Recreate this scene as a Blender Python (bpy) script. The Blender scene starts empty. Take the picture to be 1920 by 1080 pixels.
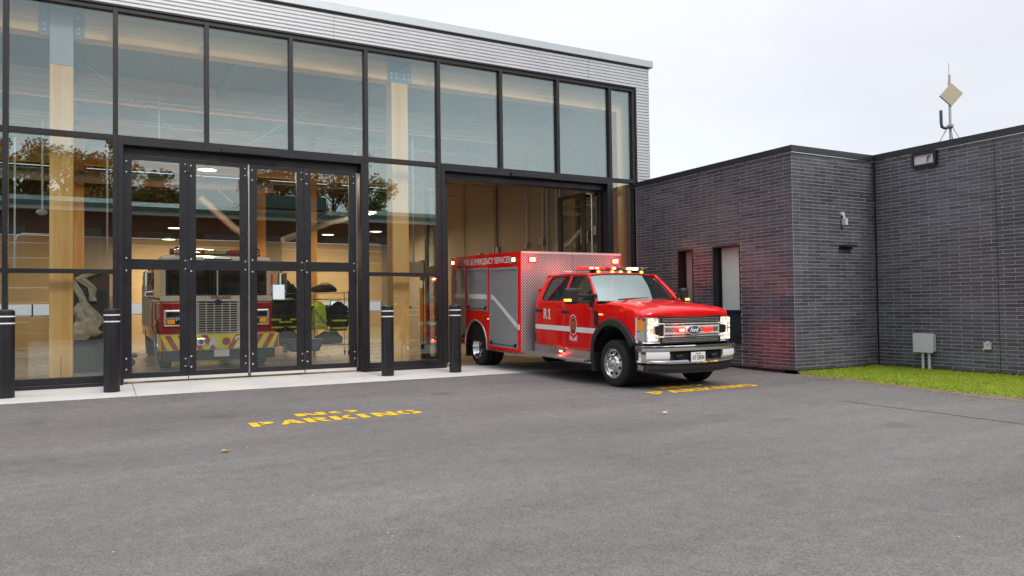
import bpy, bmesh, math, random
from mathutils import Vector, Matrix, noise
from mathutils.geometry import delaunay_2d_cdt
random.seed(7)
S = bpy.context.scene
COL = S.collection
R = math.radians

# ---------------------------------------------------------------- camera
FPX, YAW, PIT, ROL = 1406.86, .4978, .025374, -.012924
H0 = 1.40
cy, sy = math.cos(YAW), math.sin(YAW)
fw = Vector((sy*math.cos(PIT), cy*math.cos(PIT), math.sin(PIT)))
rt = Vector((cy, -sy, 0)); up = rt.cross(fw)
cr, sr = math.cos(ROL), math.sin(ROL)
rt2 = cr*rt + sr*up; up2 = -sr*rt + cr*up
cam = bpy.data.cameras.new('camera'); camo = bpy.data.objects.new('camera', cam); COL.objects.link(camo)
camo.matrix_world = Matrix(((rt2.x, up2.x, -fw.x, 0), (rt2.y, up2.y, -fw.y, 0), (rt2.z, up2.z, -fw.z, H0), (0, 0, 0, 1)))
cam.sensor_width = 36; cam.lens = 36*FPX/1920; cam.clip_start = .05; cam.clip_end = 2000
S.camera = camo

# ---------------------------------------------------------------- world: bright overcast
W = bpy.data.worlds.new('World'); S.world = W; W.use_nodes = True
nt = W.node_tree; nt.nodes.clear()
def N(tree, t, **k):
    n = tree.nodes.new(t)
    for a, v in k.items():
        if a == 'ins':
            for i, x in v.items(): n.inputs[i].default_value = x
        else: setattr(n, a, v)
    return n
out = N(nt, 'ShaderNodeOutputWorld'); add = N(nt, 'ShaderNodeAddShader')
sky = N(nt, 'ShaderNodeTexSky', sky_type='NISHITA', sun_disc=False, sun_elevation=R(37.5), sun_rotation=R(176))
b1 = N(nt, 'ShaderNodeBackground', ins={1: .05}); b2 = N(nt, 'ShaderNodeBackground')
tc = N(nt, 'ShaderNodeTexCoord'); sep = N(nt, 'ShaderNodeSeparateXYZ')
mx = N(nt, 'ShaderNodeMath', operation='MAXIMUM', ins={1: 0.0}); pw = N(nt, 'ShaderNodeMath', operation='POWER', ins={1: 3.0})
ma = N(nt, 'ShaderNodeMath', operation='MULTIPLY_ADD', ins={1: 1.75, 2: .85})
cn = N(nt, 'ShaderNodeTexNoise', ins={'Scale': 1.6, 'Detail': 5.0, 'Roughness': .55})
mp = N(nt, 'ShaderNodeMapping', ins={'Scale': (1, 1, 3.0)})
cmr = N(nt, 'ShaderNodeMapRange', ins={1: .3, 2: .7, 3: .87, 4: 1.06})
mul = N(nt, 'ShaderNodeMath', operation='MULTIPLY')
L = nt.links.new
L(tc.outputs['Generated'], sep.inputs[0]); L(sep.outputs['Z'], mx.inputs[0]); L(mx.outputs[0], pw.inputs[0]); L(pw.outputs[0], ma.inputs[0])
L(tc.outputs['Generated'], mp.inputs['Vector']); L(mp.outputs[0], cn.inputs['Vector']); L(cn.outputs['Fac'], cmr.inputs[0])
sdv = Vector((.25, -.75, .7)).normalized()
dt = N(nt, 'ShaderNodeVectorMath', operation='DOT_PRODUCT'); dt.inputs[1].default_value = sdv; L(tc.outputs['Generated'], dt.inputs[0])
dm = N(nt, 'ShaderNodeMath', operation='MAXIMUM', ins={1: 0.0}); L(dt.outputs['Value'], dm.inputs[0])
dp = N(nt, 'ShaderNodeMath', operation='POWER', ins={1: 3.0}); L(dm.outputs[0], dp.inputs[0])
dg_ = N(nt, 'ShaderNodeMath', operation='MULTIPLY_ADD', ins={1: .45, 2: .93}); L(dp.outputs[0], dg_.inputs[0])
mu2 = N(nt, 'ShaderNodeMath', operation='MULTIPLY'); L(dg_.outputs[0], mu2.inputs[0]); L(cmr.outputs[0], mu2.inputs[1])
# a darker cloud bank over the far side of the road: it is what the upper panes mirror
def smooth(src, lo, hi, a=0., b=1.):
    m_ = N(nt, 'ShaderNodeMapRange', interpolation_type='SMOOTHSTEP', ins={1: lo, 2: hi, 3: a, 4: b}); L(src, m_.inputs[0]); return m_.outputs[0]
def mth(op, a, b):
    m_ = N(nt, 'ShaderNodeMath', operation=op)
    for i, v in enumerate((a, b)):
        if isinstance(v, (int, float)): m_.inputs[i].default_value = v
        else: L(v, m_.inputs[i])
    return m_.outputs[0]
zc = mth('ADD', mth('SUBTRACT', sep.outputs['Z'], mth('MULTIPLY', sep.outputs['X'], .10)), mth('MULTIPLY', mth('SUBTRACT', cn.outputs['Fac'], .5), .22))
band = mth('MULTIPLY', mth('MULTIPLY', smooth(zc, .17, .30), smooth(sep.outputs['Z'], .95, .55)), smooth(sep.outputs['Y'], -.1, -.6))
mul3 = mth('MULTIPLY', mu2.outputs[0], mth('SUBTRACT', 1.0, mth('MULTIPLY', band, .78)))
L(ma.outputs[0], mul.inputs[0]); L(mul3, mul.inputs[1])
b2.inputs[0].default_value = (1.0, .972, .978, 1)
L(mul.outputs[0], b2.inputs[1]); L(sky.outputs[0], b1.inputs[0]); L(b1.outputs[0], add.inputs[0]); L(b2.outputs[0], add.inputs[1]); L(add.outputs[0], out.inputs[0])

sun = bpy.data.lights.new('sun', 'SUN'); sun.energy = 1.25; sun.angle = R(14); sun.color = (1, .96, .9)
suno = bpy.data.objects.new('sun', sun); COL.objects.link(suno); suno.rotation_euler = Vector((.10, -.80, .62)).to_track_quat('Z', 'Y').to_euler()
suno.location = (0, -10, 30)
vs = S.view_settings; vs.view_transform = 'Standard'; vs.look = 'None'; vs.exposure = 0; vs.gamma = 1; vs.use_curve_mapping = False
S.cycles.max_bounces = 10; S.cycles.transparent_max_bounces = 24; S.cycles.glossy_bounces = 5; S.cycles.diffuse_bounces = 4
S.cycles.transmission_bounces = 4
S.cycles.caustics_reflective = False; S.cycles.caustics_refractive = False; S.cycles.sample_clamp_indirect = 4
S.cycles.use_denoising = True
try: S.cycles.denoiser = 'OPENIMAGEDENOISE'
except Exception: pass

# ---------------------------------------------------------------- materials
MATS = {}
def pmat(name, col, rough=.5, metal=0., var=0., vscale=3., bump=0., bscale=40., coat=0., emit=None, estr=0., col2=None, rvar=0., spec=None, stretch=(1, 1, 1), island=0., dirt=0.):
    m = bpy.data.materials.new(name); m.use_nodes = True; t = m.node_tree; b = t.nodes['Principled BSDF']; MATS[name] = m
    b.inputs['Base Color'].default_value = (*col, 1); b.inputs['Roughness'].default_value = rough; b.inputs['Metallic'].default_value = metal
    if coat: b.inputs['Coat Weight'].default_value = coat; b.inputs['Coat Roughness'].default_value = .04
    if spec is not None: b.inputs['Specular IOR Level'].default_value = spec
    if emit: b.inputs['Emission Color'].default_value = (*emit, 1); b.inputs['Emission Strength'].default_value = estr
    Lk = t.links.new
    tcn = N(t, 'ShaderNodeTexCoord'); mpn = N(t, 'ShaderNodeMapping'); mpn.inputs['Scale'].default_value = stretch
    Lk(tcn.outputs['Object'], mpn.inputs['Vector'])
    if var or col2 or rvar or island:
        nz = N(t, 'ShaderNodeTexNoise', ins={'Scale': vscale, 'Detail': 6.0, 'Roughness': .6}); Lk(mpn.outputs[0], nz.inputs['Vector'])
        fac = nz.outputs['Fac']
        if island:
            ge = N(t, 'ShaderNodeNewGeometry'); oi = N(t, 'ShaderNodeObjectInfo'); cb = N(t, 'ShaderNodeCombineXYZ')
            wn = N(t, 'ShaderNodeTexWhiteNoise', noise_dimensions='3D')
            Lk(ge.outputs['Random Per Island'], cb.inputs[0]); Lk(oi.outputs['Random'], cb.inputs[1]); Lk(cb.outputs[0], wn.inputs['Vector'])
            mm = N(t, 'ShaderNodeMix', ins={'Factor': island}); Lk(fac, mm.inputs['A']); Lk(wn.outputs['Value'], mm.inputs['B']); fac = mm.outputs['Result']
        c2 = col2 or tuple(min(1, c*(1+var)) for c in col); c1 = col if col2 else tuple(c*(1-var) for c in col)
        rp = N(t, 'ShaderNodeValToRGB'); rp.color_ramp.elements[0].color = (*c1, 1); rp.color_ramp.elements[1].color = (*c2, 1)
        rp.color_ramp.elements[0].position = .3 if not island else .1; rp.color_ramp.elements[1].position = .7 if not island else .9
        Lk(fac, rp.inputs[0]); Lk(rp.outputs[0], b.inputs['Base Color'])
        if rvar:
            mr = N(t, 'ShaderNodeMapRange', ins={1: .3, 2: .7, 3: max(0, rough-rvar), 4: min(1, rough+rvar)}); Lk(nz.outputs['Fac'], mr.inputs[0]); Lk(mr.outputs[0], b.inputs['Roughness'])
    if bump:
        n2 = N(t, 'ShaderNodeTexNoise', ins={'Scale': bscale, 'Detail': 4.0}); bm = N(t, 'ShaderNodeBump', ins={'Strength': bump, 'Distance': .01})
        Lk(mpn.outputs[0], n2.inputs['Vector']); Lk(n2.outputs['Fac'], bm.inputs['Height']); Lk(bm.outputs[0], b.inputs['Normal'])
    return m
def glassmat(name, tint, base, k, rough=0., ior=1.5):
    m = bpy.data.materials.new(name); m.use_nodes = True; t = m.node_tree; t.nodes.clear(); MATS[name] = m
    o = N(t, 'ShaderNodeOutputMaterial'); mixn = N(t, 'ShaderNodeMixShader'); tr = N(t, 'ShaderNodeBsdfTransparent'); gl = N(t, 'ShaderNodeBsdfGlossy')
    tr.inputs[0].default_value = (*tint, 1); gl.inputs['Roughness'].default_value = rough; gl.inputs[0].default_value = (.82, 1, .985, 1)
    lw = N(t, 'ShaderNodeLayerWeight', ins={0: .5}); fr = N(t, 'ShaderNodeMath', operation='POWER', ins={1: 4.0}); t.links.new(lw.outputs['Facing'], fr.inputs[0]); mm = N(t, 'ShaderNodeMath', operation='MULTIPLY_ADD', ins={1: k, 2: base}); mm.use_clamp = True
    Lk = t.links.new; Lk(fr.outputs[0], mm.inputs[0]); Lk(mm.outputs[0], mixn.inputs[0]); Lk(tr.outputs[0], mixn.inputs[1]); Lk(gl.outputs[0], mixn.inputs[2]); Lk(mixn.outputs[0], o.inputs[0])
    # slight unevenness of float glass
    tcn = N(t, 'ShaderNodeTexCoord'); n2 = N(t, 'ShaderNodeTexNoise', ins={'Scale': .9, 'Detail': 1.0}); bm = N(t, 'ShaderNodeBump', ins={'Strength': .006, 'Distance': .02})
    Lk(tcn.outputs['Object'], n2.inputs['Vector']); Lk(n2.outputs['Fac'], bm.inputs['Height']); Lk(bm.outputs[0], gl.inputs['Normal'])
    return m
def emat(name, col, strength, edge=None):
    m = bpy.data.materials.new(name); m.use_nodes = True; b = m.node_tree.nodes['Principled BSDF']; MATS[name] = m
    b.inputs['Base Color'].default_value = (*[c*.5 for c in col], 1); b.inputs['Roughness'].default_value = .15
    b.inputs['Emission Color'].default_value = (*col, 1); b.inputs['Emission Strength'].default_value = strength
    return m
M = MATS
pmat('frame_dark', (.014, .0135, .017), .38, 0, var=.12, vscale=5, rvar=.06)
pmat('rubber', (.016, .016, .017), .8, 0, var=.35, vscale=6, bump=.15, bscale=60)
pmat('black_plastic', (.02, .02, .022), .5, 0, bump=.05, bscale=200)
pmat('dark_void', (.006, .006, .007), .9)
pmat('red_paint', (.86, .004, .005), .28, 0, coat=.75, var=.03, vscale=1.5, spec=.22)
pmat('red_matte', (.55, .012, .012), .4)
pmat('white_film', (.88, .89, .90), .35, var=.03)
pmat('cream_paint', (.85, .78, .62), .3, coat=.5)
pmat('chrome', (.85, .86, .88), .06, 1.0, rvar=.03, vscale=8)
pmat('alu', (.62, .63, .65), .28, 1.0, var=.05, vscale=6, rvar=.06)
pmat('alu_wheel', (.78, .79, .81), .16, 1.0, var=.03, vscale=12, rvar=.05)
pmat('alu_step', (.55, .56, .56), .4, 1.0, var=.12, vscale=10, bump=.15, bscale=120)
pmat('steel_dark', (.05, .05, .055), .45, .6)
pmat('galv', (.45, .46, .47), .45, .8, var=.1, vscale=8)
pmat('clad', (.62, .635, .65), .42, .35, var=.05, vscale=1.5, rvar=.05)
pmat('cap_metal', (.52, .57, .59), .45, .5, var=.04)
pmat('coping_dark', (.05, .052, .058), .38, .5, var=.1, vscale=4)
pmat('brick', (.058, .059, .072), .32, 0, col2=(.122, .122, .150), vscale=2.2, bump=.25, bscale=30, island=.6, rvar=.1)
pmat('mortar', (.46, .455, .475), .9, 0, var=.15, vscale=6, bump=.3, bscale=90)
pmat('flashing', (.012, .012, .014), .5)
pmat('conc', (.64, .63, .60), .8, 0, var=.09, vscale=1.1, bump=.1, bscale=60)
pmat('floor_in', (.36, .33, .29), .28, 0, var=.10, vscale=.7, rvar=.1)
pmat('wall_in', (.36, .315, .25), .8, 0, var=.05, vscale=.8, bump=.08, bscale=30)
pmat('panel_in', (.62, .49, .29), .6, 0, var=.04)
pmat('deck_wood', (.07, .045, .028), .6, 0, var=.25, vscale=2, stretch=(1, .2, 1))
pmat('stud_metal', (.30, .30, .31), .5, .6)
pmat('plate_blue', (.10, .17, .20), .45, .2)
pmat('paint_yellow', (.82, .49, .004), .7, 0, var=.12, vscale=14, bump=.2, bscale=200)
pmat('safety_yellow', (.75, .40, .01), .5)
pmat('hivis', (.55, .80, .03), .7, var=.1, vscale=10)
pmat('silver_tape', (.55, .56, .58), .4, .2)
pmat('turnout', (.035, .03, .022), .85, var=.3, vscale=12, bump=.4, bscale=30)
pmat('beige_cloth', (.62, .55, .40), .9, var=.25, vscale=8, bump=.5, bscale=22)
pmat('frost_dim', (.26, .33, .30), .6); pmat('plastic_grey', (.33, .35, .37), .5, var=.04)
pmat('pvc', (.62, .64, .66), .45)
pmat('bin_blue', (.06, .08, .11), .5)
pmat('soil', (.20, .16, .10), .95, var=.3, vscale=9, bump=.5, bscale=60); pmat('chev_yellow', (.90, .82, .01), .4); pmat('duct', (.42, .39, .33), .45, .25, var=.1); pmat('locker', (.20, .23, .25), .4, .2, var=.05)
pmat('paper', (.80, .84, .86), .7, var=.02)
pmat('paper_edge', (.05, .40, .62), .6)
pmat('seat_grey', (.05, .05, .055), .8)
pmat('skin', (.42, .25, .17), .55)
pmat('shirt', (.30, .25, .16), .85, bump=.2, bscale=50)
pmat('hair', (.03, .02, .012), .7)
pmat('bark', (.06, .045, .035), .95, var=.3, vscale=10, bump=.6, bscale=20)
pmat('leaf_green', (.11, .17, .03), .6, var=.4, vscale=.7, island=.5)
pmat('leaf_rust', (.50, .20, .03), .6, col2=(.26, .20, .03), vscale=.7, island=.5)
pmat('brown_brick', (.09, .045, .03), .85, var=.2, vscale=8, bump=.2)
pmat('teal_roof', (.055, .16, .15), .5, .2, var=.1)
pmat('win_dark', (.03, .045, .055), .08)
pmat('antenna_cream', (.55, .49, .33), .6, var=.03)
pmat('antenna_pole', (.55, .54, .53), .5, .3)
pmat('pipe_dark', (.05, .10, .12), .5)
pmat('lamp_white', (.7, .7, .7), .4)
pmat('amber_lens', (.75, .25, .01), .2, emit=(1, .35, .02), estr=.35); pmat('utility_grey', (.60, .63, .67), .5, var=.03); pmat('bright_trim', (.86, .84, .80), .28, .45)
pmat('blue_oval', (.12, .12, .17), .2, .3, coat=1)
pmat('gold_leaf', (.40, .28, .09), .4, .3)
pmat('engine_red', (.44, .010, .012), .25, coat=.5); pmat('maltese_red', (.35, .01, .015), .4)
pmat('bead', (.55, .56, .57), .3, 1)
pmat('leaf_dry', (.42, .26, .11), .8)
pmat('stone_bit', (.6, .56, .5), .8)
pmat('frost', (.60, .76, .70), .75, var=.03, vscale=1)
pmat('hose_orange', (.7, .18, .03), .6)
pmat('win_red_blind', (.5, .47, .42), .7)
glassmat('glass', (.965, .985, .98), .145, .7)
glassmat('glass_door', (.985, .99, .97), .10, .7)
glassmat('glass_car', (.34, .37, .37), .13, .8)
glassmat('glass_ws', (.34, .44, .41), .23, .6)
glassmat('lens_clear', (.80, .82, .84), .05, .8, .02)
emat('led_red', (1, .022, .015), 2.4); emat('led_redhot', (1, .34, .16), 12); emat('led_white', (1, .93, .85), 9); emat('led_amber', (1, .42, .06), 3)
emat('lamp_disc', (1, .86, .62), 5)
emat('screen', (.55, .8, .85), 1.0)
pmat('lens_red', (.5, .01, .01), .12, coat=1)

# wood with long grain (glulam): lamination lines plus fine grain along an axis
def glulam(name, axis, lam=.04, k=1.0):
    m = bpy.data.materials.new(name); m.use_nodes = True; t = m.node_tree; b = t.nodes['Principled BSDF']; MATS[name] = m
    Lk = t.links.new; tcn = N(t, 'ShaderNodeTexCoord'); mpn = N(t, 'ShaderNodeMapping'); Lk(tcn.outputs['Object'], mpn.inputs[0])
    mpn.inputs['Scale'].default_value = (9, 9, .6) if axis == 'z' else (.6, 9, 9)
    nz = N(t, 'ShaderNodeTexNoise', ins={'Scale': 3.0, 'Detail': 8.0, 'Roughness': .65}); Lk(mpn.outputs[0], nz.inputs['Vector'])
    mp2 = N(t, 'ShaderNodeMapping'); Lk(tcn.outputs['Object'], mp2.inputs[0])
    mp2.inputs['Scale'].default_value = (1/lam, 0, .25) if axis == 'z' else (.25, 0, 1/lam)
    vo = N(t, 'ShaderNodeTexWhiteNoise', noise_dimensions='3D'); fl = N(t, 'ShaderNodeVectorMath', operation='FLOOR'); Lk(mp2.outputs[0], fl.inputs[0]); Lk(fl.outputs[0], vo.inputs['Vector'])
    mm = N(t, 'ShaderNodeMix', ins={'Factor': .35}); Lk(nz.outputs['Fac'], mm.inputs['A']); Lk(vo.outputs['Value'], mm.inputs['B'])
    rp = N(t, 'ShaderNodeValToRGB'); rp.color_ramp.elements[0].color = (.82*k, .41*k, .10*k, 1); rp.color_ramp.elements[1].color = (1.0*k, .64*k, .24*k, 1)
    rp.color_ramp.elements[0].position = .25; rp.color_ramp.elements[1].position = .75
    Lk(mm.outputs['Result'], rp.inputs[0]); Lk(rp.outputs[0], b.inputs['Base Color']); b.inputs['Roughness'].default_value = .55
# broad weathering over the brick faces, in world space so it runs on from brick to brick
m = M['brick']; t = m.node_tree; b = t.nodes['Principled BSDF']; src = b.inputs['Base Color'].links[0].from_socket
ge = N(t, 'ShaderNodeNewGeometry'); mpw = N(t, 'ShaderNodeMapping'); mpw.inputs['Scale'].default_value = (.8, .8, .45); nw = N(t, 'ShaderNodeTexNoise', ins={'Scale': 1.0, 'Detail': 6.0, 'Roughness': .6})
t.links.new(ge.outputs['Position'], mpw.inputs[0]); t.links.new(mpw.outputs[0], nw.inputs['Vector']); mrw = N(t, 'ShaderNodeMapRange', ins={1: .35, 2: .70, 3: .80, 4: 1.45}); t.links.new(nw.outputs['Fac'], mrw.inputs[0])
sc_ = N(t, 'ShaderNodeVectorMath', operation='SCALE'); t.links.new(src, sc_.inputs[0]); t.links.new(mrw.outputs[0], sc_.inputs['Scale']); t.links.new(sc_.outputs[0], b.inputs['Base Color'])
glulam('wood_z', 'z', .13); glulam('wood_x', 'x', .04)

# diamond tread plate and roller shutter slats: fine relief
def relief(name, base, kind, rough=.3):
    m = pmat(name, base, rough, 1.0); t = m.node_tree; b = t.nodes['Principled BSDF']; Lk = t.links.new
    tcn = N(t, 'ShaderNodeTexCoord'); mpn = N(t, 'ShaderNodeMapping'); Lk(tcn.outputs['Object'], mpn.inputs[0])
    bm = N(t, 'ShaderNodeBump', ins={'Strength': 1.0, 'Distance': .006})
    if kind == 'tread':
        mpn.inputs['Scale'].default_value = (23, 0, 23); mpn.inputs['Rotation'].default_value = (0, R(45), 0)
        vo = N(t, 'ShaderNodeTexVoronoi', ins={'Scale': 1.0, 'Randomness': 0.0}); Lk(mpn.outputs[0], vo.inputs['Vector'])
        mr = N(t, 'ShaderNodeMapRange', ins={1: .22, 2: .42, 3: 1., 4: 0.}); Lk(vo.outputs['Distance'], mr.inputs[0]); Lk(mr.outputs[0], bm.inputs['Height'])
        rp = N(t, 'ShaderNodeValToRGB'); rp.color_ramp.elements[0].color = (base[0]*.5, base[1]*.5, base[2]*.5, 1); rp.color_ramp.elements[1].color = (.9, .9, .92, 1); Lk(mr.outputs[0], rp.inputs[0]); Lk(rp.outputs[0], b.inputs['Base Color'])
    else:
        wv = N(t, 'ShaderNodeTexWave', bands_direction='Z', ins={'Scale': 8.0}); Lk(mpn.outputs[0], wv.inputs['Vector']); Lk(wv.outputs['Fac'], bm.inputs['Height']); bm.inputs['Strength'].default_value = .35
    Lk(bm.outputs[0], b.inputs['Normal'])
relief('tread', (.62, .62, .64), 'tread', .3); relief('shutter', (.38, .39, .40), 'slat', .45); M['shutter'].node_tree.nodes['Principled BSDF'].inputs['Metallic'].default_value = .25

# lit headlamp reflector: facets of white and amber
def headlamp():
    m = emat('headlamp', (1, .7, .4), 1.9); t = m.node_tree; b = t.nodes['Principled BSDF']; Lk = t.links.new
    tcn = N(t, 'ShaderNodeTexCoord'); vo = N(t, 'ShaderNodeTexVoronoi', ins={'Scale': 34.0}); Lk(tcn.outputs['Object'], vo.inputs['Vector'])
    sp = N(t, 'ShaderNodeSeparateXYZ'); Lk(vo.outputs['Color'], sp.inputs[0]); rp = N(t, 'ShaderNodeValToRGB'); e = rp.color_ramp.elements
    e[0].color = (.55, .20, .06, 1); e[0].position = .1; e[1].color = (1, .93, .80, 1); e[1].position = .75; Lk(sp.outputs[0], rp.inputs[0]); Lk(rp.outputs[0], b.inputs['Emission Color'])
headlamp()
# asphalt
def asphalt():
    m = bpy.data.materials.new('asphalt'); m.use_nodes = True; t = m.node_tree; b = t.nodes['Principled BSDF']; MATS['asphalt'] = m; Lk = t.links.new
    tcn = N(t, 'ShaderNodeTexCoord')
    big = N(t, 'ShaderNodeTexNoise', ins={'Scale': .35, 'Detail': 5.0, 'Roughness': .6}); mp1 = N(t, 'ShaderNodeMapping'); mp1.inputs['Scale'].default_value = (.45, 1.5, 1); Lk(tcn.outputs['Object'], mp1.inputs[0]); Lk(mp1.outputs[0], big.inputs['Vector'])
    mid = N(t, 'ShaderNodeTexNoise', ins={'Scale': 6.0, 'Detail': 6.0, 'Roughness': .7}); Lk(tcn.outputs['Object'], mid.inputs['Vector'])
    fin = N(t, 'ShaderNodeTexVoronoi', ins={'Scale': 95.0}); Lk(tcn.outputs['Object'], fin.inputs['Vector'])
    fin2 = N(t, 'ShaderNodeTexNoise', ins={'Scale': 60.0, 'Detail': 4.0, 'Roughness': .75}); Lk(tcn.outputs['Object'], fin2.inputs['Vector'])
    r1 = N(t, 'ShaderNodeValToRGB'); r1.color_ramp.elements[0].position = .32; r1.color_ramp.elements[1].position = .68
    r1.color_ramp.elements[0].color = (.136, .127, .124, 1); r1.color_ramp.elements[1].color = (.192, .181, .177, 1); Lk(big.outputs['Fac'], r1.inputs[0])
    def mulc(prev, src, lo, hi, a, z):
        mr = N(t, 'ShaderNodeMapRange', ins={1: lo, 2: hi, 3: a, 4: z}); Lk(src, mr.inputs[0])
        mx2 = N(t, 'ShaderNodeVectorMath', operation='SCALE'); Lk(prev, mx2.inputs[0]); Lk(mr.outputs[0], mx2.inputs['Scale']); return mx2.outputs[0]
    c = mulc(r1.outputs[0], mid.outputs['Fac'], .3, .7, .86, 1.13)
    c = mulc(c, fin.outputs['Color'], 0, 1, .62, 1.36)
    c = mulc(c, fin2.outputs['Fac'], .3, .7, .78, 1.22)
    stv = N(t, 'ShaderNodeTexNoise', ins={'Scale': 1.1, 'Detail': 7.0, 'Roughness': .7}); mp3 = N(t, 'ShaderNodeMapping'); mp3.inputs['Scale'].default_value = (.35, 2.6, 1); mp3.inputs['Rotation'].default_value = (0, 0, R(-7)); Lk(tcn.outputs['Object'], mp3.inputs[0]); Lk(mp3.outputs[0], stv.inputs['Vector'])
    c = mulc(c, stv.outputs['Fac'], .32, .68, .93, 1.06)
    blo = N(t, 'ShaderNodeTexNoise', ins={'Scale': .8, 'Detail': 3.0, 'Roughness': .5}); Lk(tcn.outputs['Object'], blo.inputs['Vector'])
    c = mulc(c, blo.outputs['Fac'], .58, .70, 1.0, .89)
    oil = N(t, 'ShaderNodeTexVoronoi', ins={'Scale': .55}); Lk(tcn.outputs['Object'], oil.inputs['Vector']); c = mulc(c, oil.outputs['Distance'], .05, .16, .74, 1.0)
    # pale aggregate specks
    sp = N(t, 'ShaderNodeTexVoronoi', ins={'Scale': 38.0}); Lk(tcn.outputs['Object'], sp.inputs['Vector'])
    wn = N(t, 'ShaderNodeMapRange', ins={1: .035, 2: .06, 3: 1., 4: 0.}); Lk(sp.outputs['Distance'], wn.inputs[0])
    mxc = N(t, 'ShaderNodeMix', data_type='RGBA'); Lk(wn.outputs[0], mxc.inputs['Factor']); Lk(c, mxc.inputs['A']); mxc.inputs['B'].default_value = (.30, .29, .28, 1)
    Lk(mxc.outputs['Result'], b.inputs['Base Color']); b.inputs['Roughness'].default_value = .82; b.inputs['Specular IOR Level'].default_value = .35
    bm = N(t, 'ShaderNodeBump', ins={'Strength': .55, 'Distance': .006}); Lk(fin2.outputs['Fac'], bm.inputs['Height']); Lk(bm.outputs[0], b.inputs['Normal'])
asphalt()
pmat('lawn_base', (.15, .20, .012), .9, 0, col2=(.26, .28, .02), vscale=1.5, bump=.6, bscale=60)
pmat('grass_blade', (.13, .29, .008), .55, 0, col2=(.50, .54, .04), vscale=2.2, island=.5)

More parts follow.
